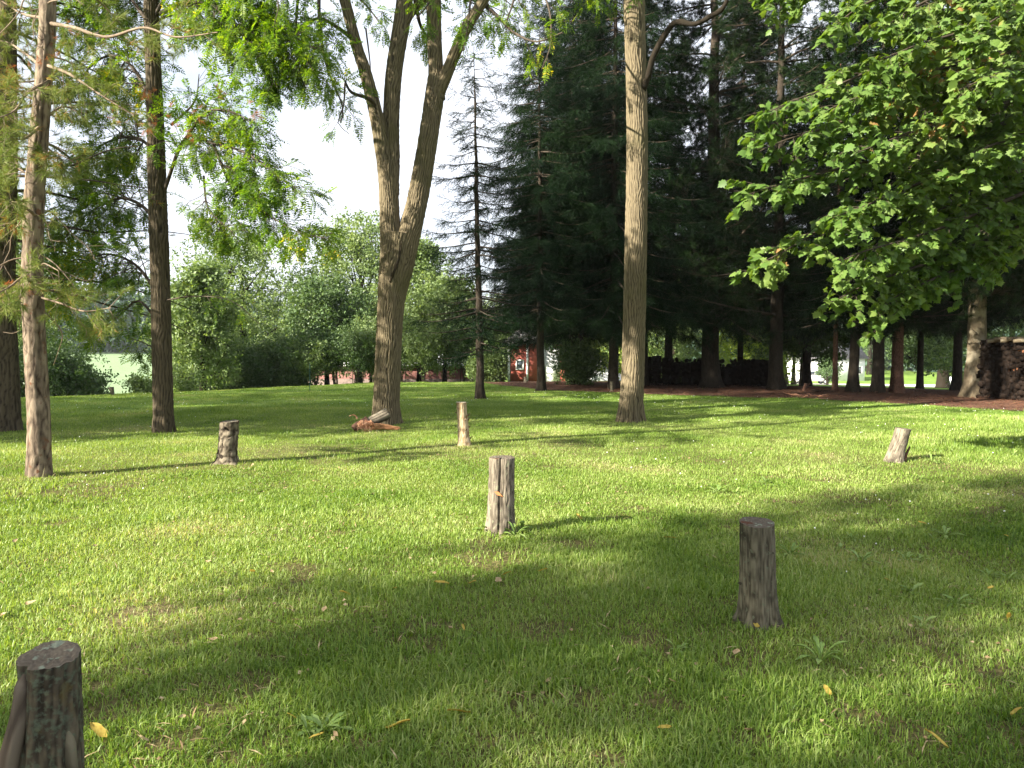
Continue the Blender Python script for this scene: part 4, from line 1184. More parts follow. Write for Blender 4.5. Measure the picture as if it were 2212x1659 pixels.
# leaning post, right
t, b, rt, H, top = log_post('log_post', 'short smooth log post leaning to the right among broad leaved weeds', 1930, 997, 926, 32, 40, 1952, 'post_grey', 'cut_grey', 6.1, tilt=(-.12, .0), fl=.14, amp=.003)
kn = Acc()
k = crv(np.array([b + [rt * 1.25, -.02, -.03], b + [rt * 1.6, -.02, .10], b + [rt * 2.1, -.02, .22]]), .02); tube(kn, k, np.linspace(.03, .012, len(k)), 8)
part('broken_slab', kn, M['bark_rosy'], t)

# small far posts
log_post('log_post', 'small dark stub post in front of the trunk at the grove edge', 1322, 846, 824, 7, 8, 1321, 'post_dark', 'cut_grey', 7.1, fl=.1)
log_post('log_post', 'little grey stub post at the far lawn edge beside the bush', 1136, 829, 814, 6.5, 8, 1135, 'post_grey', 'cut_grey', 8.1, fl=.1, base=GD(1136, 36.5) )
tb, b, rt, H, top = log_post('log_post', 'forked grey stump on the far left rim against the pale field', 240, 851, 836, 9, 7, 241, 'post_grey', 'cut_grey', 9.1, fl=.1, base=GD(240, 27.2))
kn = Acc(); splinter(kn, top + [-rt * .5, 0, -.12], [-.7, 0, .8], .16, .05); part('branch_stub', kn, M['post_grey'], tb)
tb, b, rt, H, top = log_post('log_post', 'broken leaning stump near the pale trunked tree at the grove edge', 1736, 846, 828, 7, 9, 1741, 'bark_rosy', 'cut_grey', 9.7, fl=.1)
kn = Acc(); splinter(kn, top + [rt * .5, 0, -.1], [.8, 0, .6], .18, .04); part('branch_stub', kn, M['bark_rosy'], tb)

# green garden stake on the far lawn
b = G(669, 845); st = Acc(); d = b[1]
pt = P(669.5, 786, d); tube(st, np.array([b + [0, 0, -.05], pt]), [.013, .013], 10, cap=True)
solo('garden_stake', st, M['green_paint'], 'thin dark green stake standing alone on the far lawn', 'stake', b)

# ---------------------------------------------------------------- broken log against the forked walnut
def rotten_log():
    d = G(835, 925)[1] - .35
    b = G(800, 932)
    t = thing('broken_log', 'grey log end resting against the forked walnut, torn reddish roots at its lower end', 'log', b)
    a = Acc(); k = limb([(786, 918, d - .15), (800, 911, d - .12), (818, 903, d - .08), (838, 893, d)], .10, .125, .02)
    tube(a, k[0], np.interp(np.arange(len(k[0])), [0, len(k[0])], [.085, .120]), 48, cap=True, bark=bark_furrow(20, 3, 2), amp=.006)
    part('log', a, M['post_grey'], t, attr=True)
    a = Acc(); r = R(71)
    k = limb([(764, 926, d - .2), (772, 921, d - .2), (785, 915, d - .17), (796, 910, d - .14)], .05, .10, .02)
    tube(a, k[0], np.linspace(.07, .11, len(k[0])), 40, cap=True, bark=bark_plates(26, 10, 3), amp=.02)
    part('torn_butt', a, M['bark_rosy'], t, attr=True)
    a = Acc()
    for q in range(44):
        u0, v0 = r.uniform(778, 805), r.uniform(908, 918)
        pp = [P(u0, v0, d - .30), P(u0 + r.normal(-2, 6), v0 + r.uniform(4, 8), d - .34), P(u0 + r.normal(-5, 10), min(933, v0 + r.uniform(9, 20)), d - .38)]
        k2 = crv(np.array(pp), .03); k2[:, 2] = np.maximum(k2[:, 2], b[2] + .01)
        tube(a, k2, np.linspace(r.uniform(.008, .02), .004, len(k2)), 5)
    k2, r2 = limb([(772, 905, d - .1), (768, 898, d - .1), (762, 896, d - .12), (754, 899, d - .12)], .02, .006, .03); tube(a, k2, r2, 6)
    part('roots', a, M['root'], t)
    # the flat rotten piece lying to the right
    p0 = P(800, 921, d - .3); b2 = np.array([p0[0], p0[1], b[2]])
    t2 = thing('rotten_log', 'long splintered reddish piece of rotten wood lying flat at the walnut foot', 'log', b2)
    for q in range(9):
        a = Acc() if q == 0 else a
        o = r.uniform(-1, 1)
        k2 = crv(np.array([P(796 + r.uniform(0, 14), 920 + o * 6, d - .3 - .02 * q), P(830 + r.normal(0, 3), 921 + o * 4, d - .3), P(862 + r.uniform(-8, 5), 925 + o * 2.4, d - .3)]), .03)
        tube(a, k2, np.interp(np.arange(len(k2)), [0, len(k2) / 2, len(k2)], [.028, .032, .012]), 10, bark=bark_plates(30, 8, q), amp=.008, cap=True)
    part('splintered_wood', a, M['rotten'], t2, attr=True)
rotten_log()

# ---------------------------------------------------------------- maple at the right
def maple():
    bx = np.array([10.6, 12.8]); b = np.array([bx[0], bx[1], float(ground_z(*bx))])
    t = thing('maple_tree', 'maple whose sunlit lobed leaves hang in layers into the upper right', 'tree', b)
    w = Acc(); c = crv(np.array([b + [0, 0, -.1], b + [-.05, 0, 2.5], b + [.1, .1, 6], b + [0, .2, 11], b + [.1, .1, 14]]), .1)
    tube(w, c, np.linspace(.24, .05, len(c)), 30, bark=bark_furrow(seed=3), amp=.008)
    part('trunk', w, M['bark_dim'], t, attr=True)
    br = Acc(); lp = []; ld = []; r = R(81)
    L = [
        [(1650, 8, 11), (1720, -20, 11.3), (1850, -80, 11.8)],
        [(1795, 66, 10.5), (1850, 20, 10.8), (1950, -30, 11.4), (2100, -110, 12)],
        [(1911, 60, 10.2), (1960, 25, 10.6), (2050, -20, 11.2), (2200, -80, 12)],
        [(2110, 70, 9.6), (2160, 35, 10), (2240, -10, 11), (2350, -60, 12.2)],
        [(1650, 247, 10.0), (1720, 215, 10.3), (1830, 175, 10.8), (1990, 100, 11.4), (2180, 10, 12), (2330, -40, 12.5)],
        [(1900, 130, 9.8), (1990, 95, 10.2), (2120, 60, 10.8), (2300, 20, 12)],
        [(1624, 335, 9.8), (1690, 305, 10), (1800, 270, 10.5), (1960, 210, 11.2), (2150, 150, 12), (2330, 100, 12.6)],
        [(1780, 240, 9.6), (1880, 200, 10), (2020, 150, 10.7), (2200, 110, 11.6)],
        [(1616, 420, 9.8), (1680, 400, 10), (1790, 370, 10.5), (1950, 330, 11.2), (2120, 280, 12), (2330, 220, 12.6)],
        [(1850, 330, 9.5), (1930, 300, 10), (2050, 250, 10.7), (2230, 210, 11.8)],
        [(1634, 572, 10.2), (1690, 545, 10.3), (1770, 500, 10.6), (1880, 455, 11.1), (2020, 400, 11.7), (2180, 340, 12.2), (2340, 280, 12.6)],
        [(1800, 470, 9.7), (1880, 440, 10), (2000, 390, 10.6), (2150, 330, 11.5)],
        [(1806, 570, 9.8), (1860, 545, 10), (1930, 525, 10.4), (2040, 490, 11), (2180, 430, 11.8), (2340, 360, 12.5)],
        [(1803, 650, 10.4), (1860, 620, 10.6), (1940, 590, 11), (2040, 555, 11.6), (2200, 490, 12.2), (2340, 420, 12.6)],
        [(1888, 684, 10.6), (1930, 645, 10.8), (2000, 610, 11.2), (2090, 570, 11.8), (2240, 500, 12.3)],
        [(2060, 200, 9.4), (2130, 170, 9.8), (2250, 130, 10.8), (2380, 60, 12.2)],
        [(2100, 330, 10.4), (2180, 300, 11), (2300, 260, 12)],
        [(1990, 470, 11.6), (2080, 430, 12.2), (2220, 360, 12.8)],
    ]
    for pp in L:
        k, rr = limb(pp[::-1], .045, .007, .12); tube(br, k, rr, 6)
        n = max(9, int(len(k) * .12 / .075))
        p2, d2 = shoots(br, k, rr, r, n, .66, .10, 1, (-.15, -.1, -.12), .20, .034, flatten=.28, thick=.10)
        lp += p2; ld += d2
        for q in range(8): lp.append(k[-1] + r.normal(0, .06, 3)); ld.append(unit(k[-1] - k[-3] + r.normal(0, .3, 3)))
    cc = c[30:]
    p2, d2 = shoots(br, cc, np.full(len(cc), .1), r, 60, 4.8, .0, 2, (0, 0, .1), .12, .17, keep=lambda q: q[0] > 6.6 and q[2] > 3.4, flatten=.6)
    lp += p2; ld += d2
    part('branches', br, M['twig'], t)
    lp = np.array(lp); ld = np.array(ld)
    ld = ld * np.array([1, 1, .4]) + np.array([-.15, -.1, -.55]) * r.uniform(.3, 1.3, (len(ld), 1))
    lf = Acc()
    pick = r.integers(0, 2, len(lp))
    for q, T in enumerate(TM):
        m = pick == q
        inst(lf, T, lp[m], ld[m], r.normal(0, .55, m.sum()), r.uniform(.070, .145, m.sum()))
    part('foliage', lf, M['maple_leaf'], t, smooth_=False)
maple()

# ---------------------------------------------------------------- build the near trees
forked_walnut(); left_walnut(); bare_trunk_tree(); left_red_pine(); left_dark_pine()

# ---------------------------------------------------------------- the grove
GR = 'dark conifers of the grove'
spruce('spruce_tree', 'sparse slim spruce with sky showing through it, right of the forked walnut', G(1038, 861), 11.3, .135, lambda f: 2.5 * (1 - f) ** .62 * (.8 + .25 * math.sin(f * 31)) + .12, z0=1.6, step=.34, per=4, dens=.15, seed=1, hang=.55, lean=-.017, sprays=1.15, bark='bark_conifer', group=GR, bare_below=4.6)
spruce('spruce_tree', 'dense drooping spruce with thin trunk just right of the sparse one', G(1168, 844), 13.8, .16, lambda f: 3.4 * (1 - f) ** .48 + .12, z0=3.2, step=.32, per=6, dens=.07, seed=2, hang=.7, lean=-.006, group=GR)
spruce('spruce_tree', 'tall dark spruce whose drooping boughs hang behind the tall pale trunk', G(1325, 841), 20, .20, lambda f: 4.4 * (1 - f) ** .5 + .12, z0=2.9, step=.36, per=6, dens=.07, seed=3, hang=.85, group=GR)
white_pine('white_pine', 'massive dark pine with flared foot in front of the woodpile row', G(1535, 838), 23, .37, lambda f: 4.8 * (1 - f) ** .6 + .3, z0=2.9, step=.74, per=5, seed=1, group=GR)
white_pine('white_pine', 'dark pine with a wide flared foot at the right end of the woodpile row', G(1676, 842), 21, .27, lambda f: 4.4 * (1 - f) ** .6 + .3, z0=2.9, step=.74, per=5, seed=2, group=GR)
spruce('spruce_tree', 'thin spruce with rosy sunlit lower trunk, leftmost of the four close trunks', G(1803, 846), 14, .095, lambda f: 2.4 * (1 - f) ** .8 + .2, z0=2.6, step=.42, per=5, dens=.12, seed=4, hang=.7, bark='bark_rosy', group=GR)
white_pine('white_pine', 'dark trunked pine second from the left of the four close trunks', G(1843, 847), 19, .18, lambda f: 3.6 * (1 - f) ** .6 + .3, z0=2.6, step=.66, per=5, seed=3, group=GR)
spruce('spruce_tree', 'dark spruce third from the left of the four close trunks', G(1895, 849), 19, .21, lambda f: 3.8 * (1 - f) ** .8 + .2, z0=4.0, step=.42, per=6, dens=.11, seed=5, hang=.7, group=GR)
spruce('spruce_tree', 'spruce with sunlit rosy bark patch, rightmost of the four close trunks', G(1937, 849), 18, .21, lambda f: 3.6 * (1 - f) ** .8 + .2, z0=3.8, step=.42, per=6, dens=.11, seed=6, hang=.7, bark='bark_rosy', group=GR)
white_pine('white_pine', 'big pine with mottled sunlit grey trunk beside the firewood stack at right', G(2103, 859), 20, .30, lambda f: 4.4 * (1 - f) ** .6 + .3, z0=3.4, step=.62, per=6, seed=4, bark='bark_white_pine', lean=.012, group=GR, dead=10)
# the long pale dead limb of that pine
GROVE_BACK = [(1255, 36.5, 18, 5), (1445, 37, 18, 6), (1600, 38, 19, 7), (1745, 37.5, 17, 8), (1990, 37, 18, 9), (2070, 34, 18, 10), (2230, 30, 19, 11), (2330, 26, 18, 12), (1232, 41, 14, 13), (1390, 33.5, 19, 15), (1236, 33.5, 18.5, 16)]
BL = ['conifer deep in the grove behind the drooping spruces', 'dark conifer behind the left end of the woodpile row', 'dark conifer behind the woodpile row between two pines', 'dark conifer standing behind the pale trunked little tree', 'dark conifer behind the rightmost of the close trunks', 'dark conifer between the close trunks and the mottled pine', 'dark conifer behind the firewood stack at right', 'dark conifer at the right edge beyond the maple', 'small dark conifer behind the dense drooping spruce', 'dark conifer right behind the tall pale trunk', 'dark conifer between the two drooping spruces']
protoS = protoW = None
for i, (u, d, H, sd) in enumerate(GROVE_BACK):
    b = GD(u, d)
    if i == 0:
        protoS = spruce('spruce_tree', BL[i], b, H, .15, lambda f: 3.9 * (1 - f) ** .45 + .15, z0=3.4, step=.36, per=7, dens=.075, seed=20, hang=.8, group=GR)
    elif i == 1:
        protoW = white_pine('white_pine', BL[i], b, H, .2, lambda f: 4.0 * (1 - f) ** .6 + .3, z0=3.1, step=.85, per=5, seed=21, group=GR)
    else:
        pr = protoS if i % 2 == 0 else protoW
        copy_thing(pr, b, i * 1.7, (1, 1, H / 17.5), BL[i])

# bush and small trees at the grove edge
bush('lilac_bush', 'dark many stemmed bush under the drooping spruce boughs', GD(1252, 33.5), 2.0, 2.5, 1, 'far_leaf_dark', 1300, 22, up=.35)
bush('shrub', 'light green shrub in front of the red barn gable', GD(1058, 39), 1.6, 2.3, 2, 'far_leaf', 1300, 16, up=.2)

# ---------------------------------------------------------------- woodpiles
def woodpile(label, p0, p1, h, seed, mat, rlog=.085, ends=True, top=None):
    """rows of stacked logs between two ground points; ends point towards the lawn"""
    p0 = np.array(p0[:2]); p1 = np.array(p1[:2]); Lw = np.linalg.norm(p1 - p0); dx = (p1 - p0) / Lw; nrm = np.array([dx[1], -dx[0]])
    if nrm[1] > 0: nrm = -nrm
    r = R(500 + seed); mid = (p0 + p1) / 2
    t = thing('woodpile', label, 'woodpile', (mid[0], mid[1], float(ground_z(*mid))), 'firewood stacks')
    a = Acc(); x = 0.0; nrow = int(h / (rlog * 1.72)); ncol = int(Lw / (rlog * 1.95))
    for j in range(nrow):
        for i in range(ncol):
            xx = (i + .5 * (j % 2)) * rlog * 1.95 + r.normal(0, .012)
            hh = h * (1 + .10 * math.sin(xx * 1.1 + seed) + .07 * math.sin(xx * 2.9))
            z = rlog + j * rlog * 1.72 + r.normal(0, .008)
            if z > hh: continue
            c2 = p0 + dx * xx; gz = float(ground_z(*c2))
            f0 = r.uniform(-.07, .09); rr = rlog * r.uniform(.6, 1.2); xx += 0; z += r.normal(0, .02)
            A = np.array([*(c2 + nrm * (.22 + f0)), gz + z]); B = np.array([*(c2 - nrm * .25), gz + z])
            sides = int(r.choice([3, 4, 5, 8, 9])); ph = r.normal(0, .03, 3) + dx[0] * r.normal(0, .03)
            tube(a, np.array([B + [0, 0, r.normal(0, .02)], A + ph]), [rr, rr * .96], sides, cap=True)
    for i in range(14):
        c2 = p0 + dx * Lw * (i + .5) / 14; w2 = dx * Lw / 28 * .98; gz = float(ground_z(*c2)); n2 = nrm * .16
        hh = h * (1 + .10 * math.sin(Lw * (i + .5) / 14 * 1.1 + seed) + .07 * math.sin(Lw * (i + .5) / 14 * 2.9)) - .24
        v = [[*(c2 + sx * w2 + sy * n2), gz + z] for z in (-.05, hh) for (sx, sy) in ((-1, 1), (1, 1), (1, -1), (-1, -1))]
        a.add(v, [[0, 3, 2, 1], [4, 5, 6, 7], [0, 1, 5, 4], [1, 2, 6, 5], [2, 3, 7, 6], [3, 0, 4, 7]])
    part('stacked_logs', a, M[mat], t, smooth_=False)
    return t
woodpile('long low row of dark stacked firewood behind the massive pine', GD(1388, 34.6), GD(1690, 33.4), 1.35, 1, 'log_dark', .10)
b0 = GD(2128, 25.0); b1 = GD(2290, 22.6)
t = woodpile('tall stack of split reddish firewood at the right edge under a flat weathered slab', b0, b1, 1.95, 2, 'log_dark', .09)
a = Acc(); r = R(77)
for k in range(16):
    f = r.uniform(.02, .5); c2 = np.array(b0[:2]) * (1 - f) + np.array(b1[:2]) * f + [0, -.26]
    A = np.array([c2[0], c2[1], t.location[2] + r.uniform(.9, 1.75)]); tube(a, np.array([A + [0, .2, 0], A + [r.normal(0, .04), -.03, r.normal(0, .02)]]), [.08, .075], int(r.choice([3, 4, 5])), cap=True)
part('split_pieces', a, M['log_red'], t, smooth_=False)
a = Acc()
for k in range(5):
    c2 = P(2150 + 14 * k, 737 - (k % 2) * 4, 24.4 - .2 * k)
    tube(a, crv(np.array([c2 + [-.25, 0, 0], c2 + [0, -.1, .02], c2 + [.35, -.1, .0]]), .1), np.full(len(crv(np.array([c2 + [-.25, 0, 0], c2 + [0, -.1, .02], c2 + [.35, -.1, .0]]), .1)), .07), 5, cap=True)
part('top_slabs', a, M['bark_white_pine'], t, smooth_=False)

# long pale dead limb on the mottled pine
pb = [o for o in bpy.data.objects if o.get('label', '').startswith('big pine with mottled')][0]
a = Acc(); dd = G(2103, 859)[1]
k, rr = limb([(2092, 616, dd), (2060, 614, dd - .4), (2010, 614, dd - .9), (1975, 612, dd - 1.2)], .05, .012, .1); tube(a, k, rr, 8)
for (v0, v1) in ((585, 572), (600, 590), (592, 600)):
    k, rr = limb([(2090, v0, dd), (2050, v1, dd - .4), (2015, v1 + 4, dd - .7)], .018, .005, .1); tube(a, k, rr, 5)
part('dead_limb', a, M['dead_twig'], pb)

# twigs and dropped sticks on the needle litter
def brush_heap(u, v, label, seed, n=26, L=.5, mat='dead_twig', s=.25, cat='brush'):
    b = G(u, v); r = R(600 + seed); a = Acc()
    for k in range(n):
        p = b + [r.normal(0, s), r.normal(0, s * .5), r.uniform(.0, .08)]; an = r.uniform(0, 6.28)
        q = p + np.array([math.cos(an), math.sin(an) * .6, r.uniform(-.02, .25)]) * L * r.uniform(.4, 1)
        k2 = crv(np.array([p, (p + q) / 2 + r.normal(0, .03, 3), q]), .08); tube(a, k2, np.linspace(.014, .004, len(k2)), 4)
    solo('brush_pile', a, M[mat], label, cat, b)
brush_heap(1775, 848, 'dark antler like sticks beside the thin rosy trunk', 1, 16, .5, 'twig', .18)
brush_heap(1745, 858, 'reddish dry conifer twigs lying on the needle bed', 2, 40, .45, 'root', .3)

def litter():
    r = R(91); n = 26000
    d = r.uniform(22.5, 36, n); an = np.radians(r.uniform(-5, 43, n)); x = d * np.sin(an); y = d * np.cos(an)
    k = (in_mulch(x, y) > r.uniform(.2, 1.0, n)); x, y = x[k], y[k]
    z = ground_z(x, y) + .02 + .03 * r.random(len(x))
    a = Acc(); A = r.uniform(0, 6.28, len(x))
    T = pack([[0, -.012, 0], [.10, -.006, .01], [.22, .0, 0], [.10, .012, .012]], [[0, 1, 2, 3]], [])
    inst(a, T, np.stack([x, y, z], -1), np.stack([np.cos(A), np.sin(A), r.normal(.05, .12, len(x))], -1), None, r.uniform(.5, 1.6, len(x)))
    o = part('needle_litter', a, M['litter']); o['label'] = 'reddish brown fallen needles and twigs under the conifers'; o['category'] = 'litter'; kind(o, 'stuff')
litter()

# ---------------------------------------------------------------- trees and bushes beyond the lawn
BG = 'broadleaf trees beyond the lawn'
crown_tree('broadleaf_tree', 'tall rounded pale green tree just left of the forked walnut stem', GD(775, 52), 11.6, 8.2, 1, 'far_leaf', .25, .16, 20, 3000, group=BG)
crown_tree('oak_tree', 'wide grey green tree with open branches right of the straight walnut', GD(520, 50), 10.4, 11.5, 2, 'far_leaf', .35, .16, 20, 2300, group=BG, stems=2)
crown_tree('broadleaf_tree', 'bright yellow green tree directly behind the straight walnut', GD(435, 40), 7.0, 4.6, 3, 'far_leaf', .16, .16, 14, 1700, group=BG)
crown_tree('broadleaf_tree', 'green tree behind the right stem of the forked walnut', GD(905, 50), 9.6, 6.5, 4, 'far_leaf', .22, .16, 16, 2000, group=BG)
crown_tree('broadleaf_tree', 'low dark green tree between the stake and the forked walnut', GD(705, 46), 6.6, 5.4, 5, 'far_leaf_dark', .16, .30, 12, 2000, group=BG)
crown_tree('broadleaf_tree', 'small bushy tree hiding the barn wall right of the forked walnut', GD(960, 44), 5.9, 4.6, 6, 'far_leaf', .13, .30, 12, 1900, group=BG)
crown_tree('broadleaf_tree', 'tree at the far left edge between the two pines', GD(40, 40), 11.0, 7.0, 8, 'far_leaf', .25, .12, 16, 2600, group=BG)
crown_tree('broadleaf_tree', 'tall hazy tree behind the straight walnut at the valley edge', GD(440, 75), 11.0, 9, 9, 'far_leaf', .25, .12, 16, 2200, group=BG)
crown_tree('broadleaf_tree', 'green tree filling the gap right of the sparse spruce', GD(1060, 64), 7.0, 6.5, 10, 'far_leaf', .2, .12, 12, 1700, group=BG)
crown_tree('broadleaf_tree', 'lime green sunlit tree seen above the woodpile row', GD(1635, 52), 7.6, 6.5, 11, 'far_leaf_lime', .2, .16, 12, 1900, group=BG)
crown_tree('broadleaf_tree', 'lime green tree with twin pale stems right of the flared pine', GD(1712, 54), 6.0, 3.8, 12, 'far_leaf_lime', .18, .45, 10, 900, group=BG, stems=2, bark='bark_white_pine')
crown_tree('broadleaf_tree', 'green tree seen between the tall pale trunk and the massive pine', GD(1455, 50), 8.0, 6.5, 13, 'far_leaf', .2, .12, 12, 1700, group=BG)
crown_tree('broadleaf_tree', 'green tree left of the tall pale trunk beyond the bush', GD(1330, 56), 8.6, 6.5, 14, 'far_leaf_lime', .2, .14, 12, 1500, group=BG)
crown_tree('little_tree', 'little tree with a pale trunk and flat dark crown before the white house', GD(1733, 39.5), 6.0, 5.6, 15, 'far_leaf_dark', .12, .34, 12, 1500, group=BG, bark='bark_white_pine')
crown_tree('broadleaf_tree', 'leafy tree with thick grey trunk beyond the road, left of the mottled pine', GD(2040, 62), 12.0, 10, 16, 'far_leaf_dark', .5, .32, 16, 2600, group=BG)
crown_tree('broadleaf_tree', 'low dark tree with drooping leaves beyond the road right of the close trunks', GD(1988, 52), 4.6, 4.2, 17, 'far_leaf_dark', .14, .42, 10, 900, group=BG)
crown_tree('broadleaf_tree', 'sunlit green tree behind the firewood stack at the right edge', GD(2190, 42), 9.0, 8.5, 18, 'far_leaf', .2, .10, 14, 2400, group=BG)
crown_tree('broadleaf_tree', 'round green tree close in front of the white house', GD(1790, 92), 4.0, 3.0, 19, 'far_leaf_dark', .15, .2, 8, 500, group=BG)
crown_tree('broadleaf_tree', 'tall tree behind the white house', GD(1880, 140), 16, 18, 20, 'far_leaf_dark', .5, .08, 16, 1500, group=BG)
hedge = [(468, 43, 2.6), (520, 44, 3.0), (560, 42.5, 2.6), (600, 44, 3.3), (640, 43, 3.0), (680, 42, 2.4), (725, 43, 3.0), (765, 42, 3.2), (800, 43, 3.6), (870, 42, 3.4), (915, 41, 3.2), (1000, 42, 3.4), (1035, 43, 3.6)]
hl = ['beside the old oak foot', 'under the wide grey green tree', 'left of the green stake by some metres', 'just left of the green stake', 'right behind the green stake', 'just right of the green stake', 'under the low dark green tree', 'between stake and forked walnut', 'touching the left side of the forked walnut', 'right behind the forked walnut', 'just right of the forked walnut', 'left of the sparse spruce trunk', 'right behind the sparse spruce trunk']
h0 = []
for i, (u, d, H) in enumerate(hedge):
    lab = 'bushy shrub at the lawn rim ' + hl[i]
    if i < 2 or i in (5, 6):
        h0.append(bush('shrub', lab, GD(u, d), 3.0, 3.0, 30 + i, 'far_leaf' if i % 2 else 'far_leaf_dark', 1300 if i < 2 else 700, 14 if i < 2 else 8, group='shrubs along the far lawn rim', up=.08 if i < 2 else .55))
        h0[-1].scale = (1, 1, H / 3)
    else: copy_thing(h0[i % 2 + (2 if i > 4 else 0)], GD(u, d), i * 1.3, (1.0, 1.0, H / 3.0), lab)
bush('shrub', 'dark rounded bush at the left rim beside the flaky barked pine', GD(135, 30), 1.9, 2.8, 50, 'far_leaf_dark', 1500, 16, up=.05)
bush('shrub', 'dark shrub at the far left edge beside the thick dark trunk', GD(60, 31), 2.3, 3.0, 51, 'far_leaf_dark', 1300, 14, up=.05)
bush('shrub', 'tall dry grass clump spreading at the left rim by the field', GD(175, 31.5), .9, 2.4, 52, 'far_leaf_dark', 900, 14, up=.05)
bush('shrub', 'low leafy bush at the rim left of the straight walnut', GD(305, 31), .7, 1.0, 53, 'far_leaf', 250, 8, up=.05)
bush('shrub', 'leafy undergrowth right of the straight walnut near the field', GD(395, 36), 1.3, 1.8, 54, 'far_leaf', 500, 10, up=.05)

# woods on the far hills
def far_woods():
    r = R(95); a = Acc(); n = 900; ps = []; ds = []; sc = []
    for k in range(n):
        an = math.radians(r.uniform(-52, 52)); d = r.uniform(250, 330) if an < math.radians(-12) else r.uniform(170, 260)
        x, y = d * math.sin(an), d * math.cos(an); z = float(ground_z(x, y))
        H = r.uniform(11, 19) * (1.25 if an < -.3 else .7)
        m = 26; v = r.normal(0, 1, (m, 3)); v /= np.linalg.norm(v, axis=1, keepdims=True)
        ps.append(np.array([x, y, z + H * .5]) + v * np.array([4.5, 4.5, H * .5])); ds.append(v)
    ps = np.vstack(ps); ds = np.vstack(ds)
    T = T_clump(9, 9, 1.9, 1.5)
    inst(a, T, ps, ds, r.normal(0, 2, len(ps)), r.uniform(.7, 1.3, len(ps)))
    o = part('far_woods', a, M['hill_leaf']); o['label'] = 'hazy blue green woods on the far hills'; o['category'] = 'woods'; kind(o, 'stuff')
far_woods()

# ---------------------------------------------------------------- buildings
def box(acc, x0, x1, y0, y1, z0, z1):
    v = [[x, y, z] for z in (z0, z1) for (x, y) in ((x0, y0), (x1, y0), (x1, y1), (x0, y1))]
    acc.add(v, [[0, 3, 2, 1], [4, 5, 6, 7], [0, 1, 5, 4], [1, 2, 6, 5], [2, 3, 7, 6], [3, 0, 4, 7]])

def barn_long():
    d = 60; x0 = P(640, 800, d)[0]; x1 = P(1068, 800, d)[0]; z1 = P(800, 792, d)[2]; z0 = float(ground_z((x0 + x1) / 2, d)) - 1.0
    t = thing('barn', 'long low red barn with pale metal roof seen through the bushes', 'barn', ((x0 + x1) / 2, d + 4, z0 + 1.0))
    a = Acc(); box(a, x0, x1, d, d + 8, z0, z1); part('wall', a, M['shaded_red_wall'], t, smooth_=False)
    a = Acc(); zr = z1 + 1.15
    a.add([[x0 - .4, d - .4, z1 + .05], [x1 + .4, d - .4, z1 + .05], [x1 + .4, d + 4, zr], [x0 - .4, d + 4, zr], [x0 - .4, d + 8.4, z1 + .05], [x1 + .4, d + 8.4, z1 + .05],
           [x0 - .4, d - .4, z1 + .17], [x1 + .4, d - .4, z1 + .17], [x1 + .4, d + 4, zr + .12], [x0 - .4, d + 4, zr + .12], [x0 - .4, d + 8.4, z1 + .17], [x1 + .4, d + 8.4, z1 + .17]],
          [[6, 7, 8, 9], [9, 8, 11, 10], [0, 3, 2, 1], [3, 4, 5, 2], [0, 1, 7, 6], [4, 10, 11, 5], [1, 2, 8, 7], [2, 5, 11, 8], [0, 6, 9, 3], [3, 9, 10, 4]])
    part('roof', a, M['roof_grey'], t, smooth_=False)
    a = Acc(); box(a, x0 - .05, x1 + .05, d - .06, d - .003, z0, z0 + 1.7); part('stone_base', a, M['stone'], t, smooth_=False)
barn_long()

def barn_gable():
    d = 52; xs = [P(u, 800, d)[0] for u in (1098, 1150, 1174, 1210, 1240)]; zg = float(ground_z(xs[1], d)); z0 = zg - .6; z1 = P(1150, 742, d)[2]
    t = thing('barn', 'red barn end with white trim and small white framed window', 'barn', (xs[1], d + 4, zg))
    a = Acc(); box(a, xs[0], xs[2], d, d + 9, z0, z1); box(a, xs[3], xs[4], d, d + 9, z0, z1); part('wall', a, M['red_wall'], t, smooth_=False)
    a = Acc(); box(a, xs[2] + .004, xs[3] - .004, d + .02, d + 8.9, z0, z1 - .3); part('white_door', a, M['white_wall'], t, smooth_=False)
    a = Acc(); xm = P(1139, 800, d)[0]; box(a, xm - .07, xm + .07, d - .05, d - .003, z0, z1); box(a, xs[2] - .12, xs[2] + .10, d - .05, d - .003, z0, z1); box(a, xs[0] - .05, xs[0] + .12, d - .05, d - .003, z0, z1)
    part('corner_trim', a, M['white_wall'], t, smooth_=False)
    c = P(1123, 788, d); w, h = .20, .27
    f = Acc()
    box(f, c[0] - w - .08, c[0] + w + .08, d - .06, d - .003, c[2] + h, c[2] + h + .08); box(f, c[0] - w - .08, c[0] + w + .08, d - .06, d - .003, c[2] - h - .08, c[2] - h)
    box(f, c[0] - w - .08, c[0] - w, d - .06, d - .003, c[2] - h, c[2] + h); box(f, c[0] + w, c[0] + w + .08, d - .06, d - .003, c[2] - h, c[2] + h)
    fo = part('window', f, M['white_wall'], t, smooth_=False)
    pa = Acc(); box(pa, c[0] - w, c[0] + w, d - .03, d - .003, c[2] - h, c[2] + h); part('pane', pa, M['glass'], fo, smooth_=False)
    a = Acc(); xa, xb = xs[0] - .5, xs[4] + .5; xc = (xa + xb) / 2
    a.add([[xa, d - .4, z1], [xc, d - .4, z1 + 2.2], [xb, d - .4, z1], [xa, d + 9.4, z1], [xc, d + 9.4, z1 + 2.2], [xb, d + 9.4, z1]], [[0, 1, 4, 3], [1, 2, 5, 4], [0, 3, 5, 2]], [[0, 2, 1], [3, 4, 5]])
    part('roof', a, M['roof_dark'], t, smooth_=False)
barn_gable()

